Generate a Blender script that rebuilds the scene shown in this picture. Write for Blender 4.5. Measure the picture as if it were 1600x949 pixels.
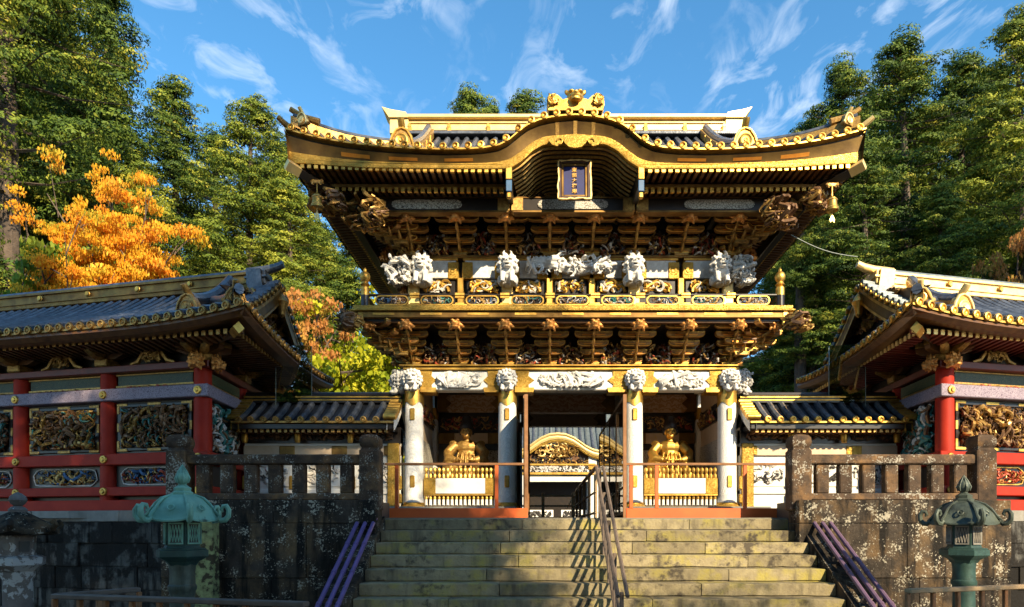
import bpy, bmesh, math, random
import numpy as np
from mathutils import Vector, Matrix, noise as mnoise

for o in list(bpy.data.objects):
    bpy.data.objects.remove(o, do_unlink=True)
SC = bpy.context.scene
COL = SC.collection
R = math.radians
rnd = random.Random(7)

# ------------------------------------------------------------------ camera
# level camera at eye height with lens shift (verticals stay vertical, as in the photograph)
EYE = 1.6
cam_data = bpy.data.cameras.new("camera")
cam_data.sensor_width = 36.0
cam_data.lens = 22.5
cam_data.shift_x = -45 / 1600
cam_data.shift_y = 350.5 / 1600
cam_data.clip_end = 3000
cam = bpy.data.objects.new("camera", cam_data)
cam.location = (0, 0, EYE)
cam.rotation_euler = (R(90), 0, 0)
COL.objects.link(cam)
SC.camera = cam

# ------------------------------------------------------------------ sky, sun, exposure
SUN_EL, SUN_AZ = 29.5, 150.0          # azimuth measured from +Y towards +X
sv = Vector((math.sin(R(SUN_AZ)) * math.cos(R(SUN_EL)), math.cos(R(SUN_AZ)) * math.cos(R(SUN_EL)), math.sin(R(SUN_EL))))
world = bpy.data.worlds.new("World")
SC.world = world
world.use_nodes = True
wt = world.node_tree
wt.nodes.clear()
W = lambda t: wt.nodes.new(t)
wo = W("ShaderNodeOutputWorld"); bg = W("ShaderNodeBackground"); sky = W("ShaderNodeTexSky")
sky.sky_type = 'NISHITA'; sky.sun_disc = False
sky.sun_elevation = R(SUN_EL); sky.sun_rotation = R(SUN_AZ)
sky.air_density = 1.0; sky.dust_density = 0.45; sky.ozone_density = 3.0; sky.altitude = 600
tc = W("ShaderNodeTexCoord"); sep = W("ShaderNodeSeparateXYZ")
wt.links.new(tc.outputs['Generated'], sep.inputs[0])
mx = W("ShaderNodeMath"); mx.operation = 'MAXIMUM'; mx.inputs[1].default_value = 0.06
wt.links.new(sep.outputs['Z'], mx.inputs[0])
dx = W("ShaderNodeMath"); dx.operation = 'DIVIDE'; dy = W("ShaderNodeMath"); dy.operation = 'DIVIDE'
wt.links.new(sep.outputs['X'], dx.inputs[0]); wt.links.new(mx.outputs[0], dx.inputs[1])
wt.links.new(sep.outputs['Y'], dy.inputs[0]); wt.links.new(mx.outputs[0], dy.inputs[1])
cmb = W("ShaderNodeCombineXYZ")
wt.links.new(dx.outputs[0], cmb.inputs[0]); wt.links.new(dy.outputs[0], cmb.inputs[1])
mp = W("ShaderNodeMapping"); mp.inputs['Scale'].default_value = (2.0, 1.25, 1.0); mp.inputs['Rotation'].default_value = (0, 0, R(24))
mp.inputs['Location'].default_value = (1.7, 0.4, 0)
wt.links.new(cmb.outputs[0], mp.inputs[0])
n1 = W("ShaderNodeTexNoise"); n1.inputs['Scale'].default_value = 3.6; n1.inputs['Detail'].default_value = 10; n1.inputs['Roughness'].default_value = 0.58; n1.inputs['Distortion'].default_value = 1.1
n2 = W("ShaderNodeTexNoise"); n2.inputs['Scale'].default_value = 2.3; n2.inputs['Detail'].default_value = 3
wt.links.new(mp.outputs[0], n1.inputs['Vector']); wt.links.new(cmb.outputs[0], n2.inputs['Vector'])
r1 = W("ShaderNodeMapRange"); r1.inputs[1].default_value = 0.50; r1.inputs[2].default_value = 0.98
r2 = W("ShaderNodeMapRange"); r2.inputs[1].default_value = 0.36; r2.inputs[2].default_value = 0.56
wt.links.new(n1.outputs[0], r1.inputs[0]); wt.links.new(n2.outputs[0], r2.inputs[0])
mm = W("ShaderNodeMath"); mm.operation = 'MULTIPLY'; wt.links.new(r1.outputs[0], mm.inputs[0]); wt.links.new(r2.outputs[0], mm.inputs[1])
mixs = W("ShaderNodeMixRGB"); mixs.inputs[2].default_value = (5.2, 5.5, 5.8, 1)
wt.links.new(mm.outputs[0], mixs.inputs[0])
hsv = W("ShaderNodeHueSaturation"); hsv.inputs['Hue'].default_value = 0.488; hsv.inputs['Saturation'].default_value = 1.2; hsv.inputs['Value'].default_value = 1.08
wt.links.new(sky.outputs[0], hsv.inputs['Color'])
wt.links.new(hsv.outputs[0], mixs.inputs[1]); wt.links.new(mixs.outputs[0], bg.inputs[0])
bg.inputs[1].default_value = 0.135
wt.links.new(bg.outputs[0], wo.inputs[0])

sun_d = bpy.data.lights.new("sun", 'SUN'); sun_d.energy = 5.0; sun_d.angle = R(0.55); sun_d.color = (1.0, 0.82, 0.54)
sun = bpy.data.objects.new("sun", sun_d); COL.objects.link(sun)
sun.rotation_euler = (-sv).to_track_quat('-Z', 'Y').to_euler()
sun.location = sv * 60
SC.view_settings.view_transform = 'Standard'; SC.view_settings.look = 'None'
SC.view_settings.exposure = 1.05; SC.view_settings.gamma = 1.0; SC.view_settings.use_curve_mapping = False
SC.render.engine = 'CYCLES'
SC.cycles.max_bounces = 6; SC.cycles.diffuse_bounces = 3; SC.cycles.glossy_bounces = 3; SC.cycles.transmission_bounces = 4; SC.cycles.transparent_max_bounces = 8
SC.cycles.use_denoising = True
SC.cycles.sample_clamp_indirect = 6.0
SC.cycles.caustics_reflective = False; SC.cycles.caustics_refractive = False

# ------------------------------------------------------------------ materials
def mat(name, c1, c2=None, scale=6.0, rough=0.55, metal=0.0, bump=0.0, bscale=None, bdist=0.02, spots=None, spot_scale=14, spot_th=(0.62, 0.68), jitter=0.12,
        detail=6, spec=0.5, rough2=None, streak=None, streak_th=(0.5, 0.62), moss=None, moss_th=(0.5, 0.65), moss_scale=1.3):
    m = bpy.data.materials.new(name); m.use_nodes = True
    nt = m.node_tree; N = nt.nodes; L = nt.links
    b = N["Principled BSDF"]
    b.inputs['Roughness'].default_value = rough; b.inputs['Metallic'].default_value = metal
    b.inputs['Specular IOR Level'].default_value = spec
    geo = N.new("ShaderNodeNewGeometry"); oi = N.new("ShaderNodeObjectInfo")
    no = N.new("ShaderNodeTexNoise"); no.inputs['Scale'].default_value = scale; no.inputs['Detail'].default_value = detail; no.inputs['Roughness'].default_value = 0.6
    L.new(geo.outputs['Position'], no.inputs['Vector'])
    rg = N.new("ShaderNodeMapRange"); rg.inputs[1].default_value = 0.32; rg.inputs[2].default_value = 0.68
    L.new(no.outputs[0], rg.inputs[0])
    mix = N.new("ShaderNodeMixRGB"); mix.inputs[1].default_value = (*c1, 1); mix.inputs[2].default_value = (*(c2 or tuple(x * 0.7 for x in c1)), 1)
    L.new(rg.outputs[0], mix.inputs[0])
    out = mix.outputs[0]
    if moss:
        mn = N.new("ShaderNodeTexNoise"); mn.inputs['Scale'].default_value = moss_scale; mn.inputs['Detail'].default_value = 7; mn.inputs['Roughness'].default_value = 0.65
        L.new(geo.outputs['Position'], mn.inputs['Vector'])
        mr = N.new("ShaderNodeMapRange"); mr.inputs[1].default_value = moss_th[0]; mr.inputs[2].default_value = moss_th[1]
        L.new(mn.outputs[0], mr.inputs[0])
        m3 = N.new("ShaderNodeMixRGB"); m3.inputs[2].default_value = (*moss, 1)
        L.new(mr.outputs[0], m3.inputs[0]); L.new(out, m3.inputs[1]); out = m3.outputs[0]
    if streak:
        vm = N.new("ShaderNodeMapping"); vm.inputs['Scale'].default_value = (5.0, 5.0, 0.7); L.new(geo.outputs['Position'], vm.inputs[0])
        kn = N.new("ShaderNodeTexNoise"); kn.inputs['Scale'].default_value = 1.0; kn.inputs['Detail'].default_value = 6; kn.inputs['Roughness'].default_value = 0.6; L.new(vm.outputs[0], kn.inputs['Vector'])
        kr = N.new("ShaderNodeMapRange"); kr.inputs[1].default_value = streak_th[0]; kr.inputs[2].default_value = streak_th[1]; L.new(kn.outputs[0], kr.inputs[0])
        k3 = N.new("ShaderNodeMixRGB"); k3.inputs[2].default_value = (*streak, 1); L.new(kr.outputs[0], k3.inputs[0]); L.new(out, k3.inputs[1]); out = k3.outputs[0]
    if spots:
        sn = N.new("ShaderNodeTexNoise"); sn.inputs['Scale'].default_value = spot_scale; sn.inputs['Detail'].default_value = 5; sn.inputs['Roughness'].default_value = 0.62
        L.new(geo.outputs['Position'], sn.inputs['Vector'])
        sl = N.new("ShaderNodeTexNoise"); sl.inputs['Scale'].default_value = spot_scale * 0.12; sl.inputs['Detail'].default_value = 2
        L.new(geo.outputs['Position'], sl.inputs['Vector'])
        ad = N.new("ShaderNodeMath"); ad.operation = 'MULTIPLY_ADD'; ad.inputs[1].default_value = 0.75; L.new(sl.outputs[0], ad.inputs[0]); L.new(sn.outputs[0], ad.inputs[2])
        sr = N.new("ShaderNodeMapRange"); sr.inputs[1].default_value = spot_th[0] + 0.36; sr.inputs[2].default_value = spot_th[1] + 0.36
        L.new(ad.outputs[0], sr.inputs[0])
        m2 = N.new("ShaderNodeMixRGB"); m2.inputs[2].default_value = (*spots, 1)
        L.new(sr.outputs[0], m2.inputs[0]); L.new(out, m2.inputs[1]); out = m2.outputs[0]
    if jitter:
        jr = N.new("ShaderNodeMapRange"); jr.inputs[3].default_value = 1 - jitter; jr.inputs[4].default_value = 1 + jitter
        L.new(oi.outputs['Random'], jr.inputs[0])
        hs = N.new("ShaderNodeHueSaturation"); L.new(jr.outputs[0], hs.inputs['Value']); L.new(out, hs.inputs['Color']); out = hs.outputs[0]
    L.new(out, b.inputs['Base Color'])
    if rough2 is not None:
        rr = N.new("ShaderNodeMapRange"); rr.inputs[3].default_value = rough; rr.inputs[4].default_value = rough2
        L.new(no.outputs[0], rr.inputs[0]); L.new(rr.outputs[0], b.inputs['Roughness'])
    if bump:
        bn = N.new("ShaderNodeTexNoise"); bn.inputs['Scale'].default_value = bscale or scale * 3; bn.inputs['Detail'].default_value = 5
        L.new(geo.outputs['Position'], bn.inputs['Vector'])
        bp = N.new("ShaderNodeBump"); bp.inputs['Strength'].default_value = bump; bp.inputs['Distance'].default_value = bdist
        L.new(bn.outputs[0], bp.inputs['Height']); L.new(bp.outputs[0], b.inputs['Normal'])
    return m

def pattern(m, kind, scale, col, th=(0.45, 0.55), bump=0.0):
    """overlay an ornamental pattern (real painted / engraved decoration) on a material"""
    nt = m.node_tree; N = nt.nodes; L = nt.links; b = N["Principled BSDF"]
    geo = N.new("ShaderNodeNewGeometry")
    if kind == 'voronoi':
        t = N.new("ShaderNodeTexVoronoi"); t.inputs['Scale'].default_value = scale; t.feature = 'DISTANCE_TO_EDGE'
        L.new(geo.outputs['Position'], t.inputs['Vector']); o = t.outputs[0]
    elif kind == 'wave':
        t = N.new("ShaderNodeTexWave"); t.inputs['Scale'].default_value = scale; t.inputs['Distortion'].default_value = 9; t.inputs['Detail'].default_value = 2
        t.wave_type = 'RINGS'
        L.new(geo.outputs['Position'], t.inputs['Vector']); o = t.outputs[1]
    else:
        t = N.new("ShaderNodeTexNoise"); t.inputs['Scale'].default_value = scale; t.inputs['Detail'].default_value = 2; t.inputs['Distortion'].default_value = 2.5
        L.new(geo.outputs['Position'], t.inputs['Vector']); o = t.outputs[0]
    r = N.new("ShaderNodeMapRange"); r.inputs[1].default_value = th[0]; r.inputs[2].default_value = th[1]
    L.new(o, r.inputs[0])
    mx = N.new("ShaderNodeMixRGB"); mx.inputs[2].default_value = (*col, 1)
    src = b.inputs['Base Color'].links[0].from_socket
    L.new(r.outputs[0], mx.inputs[0]); L.new(src, mx.inputs[1]); L.new(mx.outputs[0], b.inputs['Base Color'])
    if bump:
        bp = N.new("ShaderNodeBump"); bp.inputs['Strength'].default_value = bump; bp.inputs['Distance'].default_value = 0.012
        L.new(r.outputs[0], bp.inputs['Height']); L.new(bp.outputs[0], b.inputs['Normal'])
    return m

M = {}
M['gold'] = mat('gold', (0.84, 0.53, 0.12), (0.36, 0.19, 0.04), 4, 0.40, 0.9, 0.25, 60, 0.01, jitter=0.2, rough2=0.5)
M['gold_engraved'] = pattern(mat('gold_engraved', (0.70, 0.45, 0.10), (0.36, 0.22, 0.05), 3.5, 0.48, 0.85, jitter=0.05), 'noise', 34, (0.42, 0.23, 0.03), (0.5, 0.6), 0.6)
M['gold_bright'] = mat('gold_bright', (1.0, 0.76, 0.33), (0.9, 0.62, 0.22), 5, 0.5, 0.6, 0.15, 40, 0.01, jitter=0.05)
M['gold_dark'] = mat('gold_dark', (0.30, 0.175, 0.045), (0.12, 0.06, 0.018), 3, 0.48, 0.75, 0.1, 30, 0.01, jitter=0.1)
M['gold_orange'] = mat('gold_orange', (0.75, 0.30, 0.04), (0.62, 0.22, 0.03), 8, 0.4, 0.7, jitter=0.08)
M['gold_old'] = mat('gold_old', (0.55, 0.34, 0.09), (0.24, 0.12, 0.035), 22, 0.45, 0.6, 0.3, 60, 0.01, jitter=0.2)  # old gilding; also the painted shade on left-hand gilt parts
M['lacquer'] = mat('black_lacquer', (0.014, 0.011, 0.010), (0.028, 0.020, 0.015), 5, 0.34, 0, 0.05, jitter=0.1)
M['lacquer_brown'] = mat('brown_lacquer', (0.19, 0.085, 0.028), (0.085, 0.036, 0.014), 6, 0.4, 0.1, 0.1, jitter=0.2)
M['white'] = mat('white_shell_paint', (0.80, 0.78, 0.73), (0.70, 0.67, 0.60), 4, 0.55, 0, 0.15, 50, 0.01, jitter=0.03)
M['white_carved'] = pattern(mat('white_carved', (0.80, 0.78, 0.74), (0.72, 0.69, 0.63), 4, 0.55, 0, jitter=0.02), 'wave', 13.0, (0.68, 0.66, 0.62), (0.35, 0.65), 0.5)
M['white_worn'] = mat('white_worn', (0.74, 0.73, 0.71), (0.52, 0.50, 0.47), 10, 0.6, 0, 0.25, 30, 0.02, jitter=0.04)
M['cream'] = mat('cream_panel', (0.62, 0.48, 0.34), (0.52, 0.38, 0.25), 5, 0.6, 0, 0.05, jitter=0.05)
M['cream_key'] = pattern(mat('cream_fret', (0.62, 0.46, 0.30), (0.55, 0.38, 0.24), 5, 0.6, jitter=0.02), 'wave', 9.0, (0.45, 0.25, 0.12), (0.45, 0.6))
M['red'] = mat('vermilion_lacquer', (0.42, 0.030, 0.012), (0.32, 0.020, 0.010), 3, 0.5, 0, 0.08, 20, 0.01, jitter=0.08, rough2=0.65, spec=0.18)
M['red_dark'] = mat('red_brown_lacquer', (0.20, 0.03, 0.015), (0.12, 0.02, 0.012), 3, 0.45, jitter=0.1)
M['orange'] = mat('orange_board', (0.60, 0.115, 0.022), (0.50, 0.085, 0.018), 2, 0.45, 0, 0.05, 15, 0.01, jitter=0.03)
M['tile'] = mat('roof_tile', (0.135, 0.148, 0.175), (0.050, 0.056, 0.068), 7, 0.34, 0.25, 0.3, 24, 0.015, spots=(0.16, 0.17, 0.18), spot_scale=11, spot_th=(0.60, 0.78), jitter=0.22)
M['tile_pan'] = mat('roof_pan', (0.022, 0.025, 0.032), (0.012, 0.013, 0.017), 7, 0.5, 0.2, 0.2, 24, 0.015, jitter=0.1)  # shade between the cover-tile rows is put into this near-black colour
M['tile_pale'] = mat('roof_tile_pale', (0.19, 0.22, 0.215), (0.10, 0.12, 0.125), 9, 0.45, 0.3, 0.3, 24, 0.015, jitter=0.2)
M['lavender'] = pattern(mat('lavender_band', (0.36, 0.30, 0.36), (0.28, 0.235, 0.29), 4, 0.6, jitter=0.03, spec=0.2), 'noise', 26, (0.15, 0.11, 0.15), (0.52, 0.58))
M['lattice_green'] = pattern(mat('green_lattice', (0.035, 0.065, 0.035), (0.02, 0.04, 0.02), 9, 0.55, jitter=0.1), 'voronoi', 30, (0.14, 0.11, 0.03), (0.05, 0.02))
M['diaper'] = pattern(mat('diaper_panel', (0.55, 0.52, 0.45), (0.42, 0.39, 0.33), 9, 0.55, jitter=0.03), 'voronoi', 22, (0.10, 0.08, 0.06), (0.10, 0.04))
M['carve_brown'] = mat('carving_brown', (0.24, 0.13, 0.06), (0.12, 0.06, 0.03), 16, 0.5, 0.25, jitter=0.2)
M['carve_gold'] = mat('carving_gold', (0.66, 0.42, 0.14), (0.42, 0.24, 0.07), 16, 0.45, 0.5, jitter=0.15)
M['carve_teal'] = mat('carving_teal', (0.04, 0.20, 0.17), (0.03, 0.12, 0.11), 12, 0.5, jitter=0.15)
M['carve_red'] = mat('carving_red', (0.42, 0.075, 0.03), (0.28, 0.05, 0.02), 12, 0.5, 0.1, jitter=0.15)
M['carve_white'] = mat('carving_white', (0.62, 0.58, 0.52), (0.5, 0.45, 0.4), 12, 0.55, jitter=0.1)
M['carve_blue'] = mat('carving_blue', (0.05, 0.13, 0.25), (0.04, 0.09, 0.18), 12, 0.5, jitter=0.1)
M['carve_black'] = mat('carving_black', (0.03, 0.028, 0.026), (0.05, 0.045, 0.04), 12, 0.5, jitter=0.1)
M['stone_step'] = mat('step_stone', (0.30, 0.25, 0.145), (0.185, 0.152, 0.095), 5, 0.8, 0, 0.5, 26, 0.02, moss=(0.31, 0.26, 0.07), moss_th=(0.50, 0.68), moss_scale=2.2, spots=(0.075, 0.062, 0.045), spot_scale=7, spot_th=(0.55, 0.70), jitter=0.2, streak=(0.12, 0.10, 0.065), streak_th=(0.52, 0.68), spec=0.15)
M['fascia'] = mat('fascia_lacquer_gold', (0.21, 0.125, 0.035), (0.085, 0.045, 0.016), 2.5, 0.45, 0.7, 0.1, 30, 0.01, jitter=0.05)
M['dark_red'] = mat('dark_red_lacquer', (0.055, 0.022, 0.010), (0.03, 0.012, 0.007), 6, 0.45, jitter=0.1)
M['stone_dark'] = mat('dark_stone', (0.060, 0.046, 0.034), (0.022, 0.018, 0.014), 4, 0.85, 0, 0.6, 22, 0.03, spots=(0.30, 0.27, 0.205), spot_scale=30, spot_th=(0.635, 0.685), jitter=0.25, moss=(0.15, 0.092, 0.042), moss_th=(0.46, 0.68), streak=(0.012, 0.010, 0.008), streak_th=(0.47, 0.60), spec=0.15)
M['stone_grey'] = mat('grey_stone', (0.105, 0.10, 0.088), (0.055, 0.052, 0.046), 5, 0.85, 0, 0.55, 22, 0.03, spots=(0.015, 0.013, 0.011), spot_scale=3.0, spot_th=(0.50, 0.60), jitter=0.35, streak=(0.012, 0.011, 0.010), streak_th=(0.46, 0.58), spec=0.15)
M['stone_plinth'] = mat('plinth_stone', (0.26, 0.245, 0.215), (0.19, 0.175, 0.15), 5, 0.8, 0, 0.3, 22, 0.02, jitter=0.18, spec=0.15)
M['stone_rail'] = mat('balustrade_stone', (0.100, 0.064, 0.040), (0.034, 0.024, 0.018), 5, 0.8, 0, 0.5, 26, 0.02, moss=(0.19, 0.105, 0.045), moss_th=(0.5, 0.68), moss_scale=2.6, spots=(0.29, 0.265, 0.215), spot_scale=32, spot_th=(0.625, 0.68), jitter=0.2, spec=0.15)
M['stone_lantern'] = mat('lantern_stone', (0.20, 0.175, 0.155), (0.12, 0.10, 0.09), 6, 0.85, 0, 0.5, 26, 0.02, spots=(0.45, 0.44, 0.42), spot_scale=12, spot_th=(0.62, 0.68), jitter=0.1, spec=0.15)
M['lichen'] = mat('lichen_stone', (0.30, 0.32, 0.13), (0.12, 0.10, 0.05), 9, 0.9, 0, 0.5, 30, 0.02, spots=(0.06, 0.045, 0.025), spot_scale=9, spot_th=(0.50, 0.55), jitter=0, spec=0.15)
M['paving'] = mat('paving', (0.24, 0.21, 0.16), (0.17, 0.15, 0.11), 3, 0.85, 0, 0.3, 20, 0.02, jitter=0, spec=0.15)
M['gravel'] = mat('gravel_ground', (0.22, 0.20, 0.17), (0.15, 0.13, 0.11), 18, 0.9, 0, 0.7, 60, 0.03, jitter=0, spec=0.15)
M['forest_floor'] = mat('forest_floor', (0.035, 0.032, 0.015), (0.02, 0.022, 0.010), 0.8, 0.95, 0, 0.5, 4, 0.2, jitter=0)
M['patina'] = mat('bronze_patina', (0.25, 0.47, 0.345), (0.15, 0.34, 0.255), 6, 0.6, 0.15, 0.3, 40, 0.01, jitter=0.06, streak=(0.035, 0.085, 0.065), streak_th=(0.52, 0.66))
M['patina_dark'] = mat('bronze_dark_patina', (0.035, 0.085, 0.070), (0.02, 0.045, 0.038), 7, 0.55, 0.3, 0.3, 40, 0.01, jitter=0.06)
M['patina_olive'] = mat('bronze_olive_patina', (0.085, 0.105, 0.080), (0.045, 0.058, 0.045), 7, 0.55, 0.3, 0.3, 40, 0.01, jitter=0.06, streak=(0.02, 0.026, 0.02), streak_th=(0.50, 0.64))
M['wood'] = mat('rail_wood', (0.30, 0.15, 0.07), (0.21, 0.10, 0.045), 7, 0.55, 0, 0.2, 30, 0.01, jitter=0.15, spec=0.15)
M['wood_pale'] = mat('rail_wood_pale', (0.42, 0.30, 0.17), (0.30, 0.20, 0.11), 7, 0.55, 0, 0.2, 30, 0.01, jitter=0.12, spec=0.15)
M['wood_grey'] = mat('rail_wood_grey', (0.15, 0.115, 0.092), (0.095, 0.072, 0.058), 7, 0.6, 0, 0.2, 30, 0.01, jitter=0.12, spec=0.15)
M['pipe'] = mat('mauve_pipe', (0.17, 0.105, 0.165), (0.13, 0.08, 0.13), 8, 0.42, 0.1, 0.1, 40, 0.01, jitter=0.08)
M['pipe_violet'] = mat('violet_pipe', (0.15, 0.10, 0.26), (0.11, 0.075, 0.19), 8, 0.42, 0.1, 0.1, 40, 0.01, jitter=0.08)  # left pipes: violet cast of the shade painted into the colour
M['bark'] = mat('bark', (0.12, 0.085, 0.06), (0.05, 0.036, 0.027), 3, 0.9, 0, 0.8, 9, 0.06, jitter=0.2)
M['blue_field'] = mat('plaque_blue', (0.006, 0.010, 0.10), (0.004, 0.007, 0.07), 9, 0.6, jitter=0)
M['black_hair'] = mat('black_hat', (0.02, 0.013, 0.011), None, 9, 0.5, jitter=0)
M['cable'] = mat('cable', (0.16, 0.20, 0.18), None, 9, 0.5, jitter=0)

def glass_mat():
    m = bpy.data.materials.new('tinted_glass'); m.use_nodes = True
    nt = m.node_tree; N = nt.nodes; L = nt.links; N.clear()
    o = N.new("ShaderNodeOutputMaterial"); t = N.new("ShaderNodeBsdfTransparent"); g = N.new("ShaderNodeBsdfGlossy")
    t.inputs[0].default_value = (0.80, 0.84, 0.80, 1); g.inputs['Roughness'].default_value = 0.02
    mx = N.new("ShaderNodeMixShader"); f = N.new("ShaderNodeFresnel"); f.inputs[0].default_value = 1.9
    L.new(f.outputs[0], mx.inputs[0]); L.new(t.outputs[0], mx.inputs[1]); L.new(g.outputs[0], mx.inputs[2]); L.new(mx.outputs[0], o.inputs[0])
    return m
M['glass'] = glass_mat()
def reflective_glass():
    m = glass_mat(); m.name = 'coated_glass'; N = m.node_tree.nodes; L = m.node_tree.links
    mx = next(n for n in N if n.type == 'MIX_SHADER'); f = next(n for n in N if n.type == 'FRESNEL')
    a = N.new('ShaderNodeMath'); a.operation = 'MAXIMUM'; a.inputs[1].default_value = 0.42; L.new(f.outputs[0], a.inputs[0]); L.new(a.outputs[0], mx.inputs[0])
    return m
M['coated_glass'] = reflective_glass()
M['bracket_gold'] = mat('bracket_gold', (0.46, 0.23, 0.06), (0.16, 0.07, 0.022), 9, 0.42, 0.5, 0.1, 40, 0.01, jitter=0.25)
M['beast_gold'] = mat('beast_gold', (0.80, 0.38, 0.09), (0.40, 0.15, 0.04), 20, 0.45, 0.45, 0.3, 60, 0.01, jitter=0.2)

def leaf_mat(name, stops, trans=0.35):
    m = bpy.data.materials.new(name); m.use_nodes = True
    nt = m.node_tree; N = nt.nodes; L = nt.links; N.clear()
    o = N.new("ShaderNodeOutputMaterial"); d = N.new("ShaderNodeBsdfPrincipled"); t = N.new("ShaderNodeBsdfTranslucent")
    d.inputs['Roughness'].default_value = 0.65; d.inputs['Specular IOR Level'].default_value = 0.25
    at = N.new("ShaderNodeAttribute"); at.attribute_name = "tint"
    oi = N.new("ShaderNodeObjectInfo")
    ad = N.new("ShaderNodeMath"); ad.operation = 'MULTIPLY_ADD'; ad.inputs[1].default_value = 0.22
    sb = N.new("ShaderNodeMath"); sb.operation = 'SUBTRACT'; sb.inputs[1].default_value = 0.11
    L.new(oi.outputs['Random'], ad.inputs[0]); L.new(at.outputs['Fac'], ad.inputs[2]); L.new(ad.outputs[0], sb.inputs[0])
    cr = N.new("ShaderNodeValToRGB")
    while len(cr.color_ramp.elements) < len(stops): cr.color_ramp.elements.new(0.5)
    for e, (p, c) in zip(cr.color_ramp.elements, stops): e.position = p; e.color = (*c, 1)
    L.new(sb.outputs[0], cr.inputs[0]); L.new(cr.outputs[0], d.inputs['Base Color']); L.new(cr.outputs[0], t.inputs[0])
    mx = N.new("ShaderNodeMixShader"); mx.inputs[0].default_value = trans
    L.new(d.outputs[0], mx.inputs[1]); L.new(t.outputs[0], mx.inputs[2]); L.new(mx.outputs[0], o.inputs[0])
    return m
M['leaf_cedar'] = leaf_mat('cedar_needles', [(0, (0.012, 0.032, 0.007)), (0.4, (0.055, 0.100, 0.012)), (0.75, (0.165, 0.215, 0.022)), (1, (0.32, 0.29, 0.035))], 0.14)  # ramp ends put shaded and sunlit tuft tones into the colour
M['leaf_cedar_lit'] = leaf_mat('cedar_needles_yellow', [(0, (0.025, 0.055, 0.008)), (0.45, (0.13, 0.18, 0.018)), (1, (0.38, 0.38, 0.04))], 0.15)  # sunlit copy of the needles, its brightness painted into the colour
M['leaf_orange'] = leaf_mat('maple_orange', [(0, (0.36, 0.34, 0.03)), (0.2, (0.72, 0.46, 0.03)), (0.55, (0.84, 0.42, 0.022)), (0.85, (0.78, 0.25, 0.018)), (1, (0.84, 0.60, 0.07))], 0.42)
M['leaf_rust'] = leaf_mat('maple_rust', [(0, (0.40, 0.17, 0.03)), (0.5, (0.55, 0.24, 0.07)), (1, (0.58, 0.40, 0.06))], 0.42)
M['leaf_lime'] = leaf_mat('maple_lime', [(0, (0.20, 0.27, 0.012)), (0.5, (0.42, 0.44, 0.018)), (1, (0.62, 0.56, 0.03))], 0.42)
M['leaf_green'] = leaf_mat('maple_green', [(0, (0.06, 0.13, 0.014)), (0.5, (0.13, 0.24, 0.02)), (1, (0.32, 0.34, 0.03))], 0.42)

# ------------------------------------------------------------------ mesh helpers
SHR = [0.0]       # plan skew of the corridor wings (they are not square on plan)
SG = [1]          # mirror sign for things built as left / right twins

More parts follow.
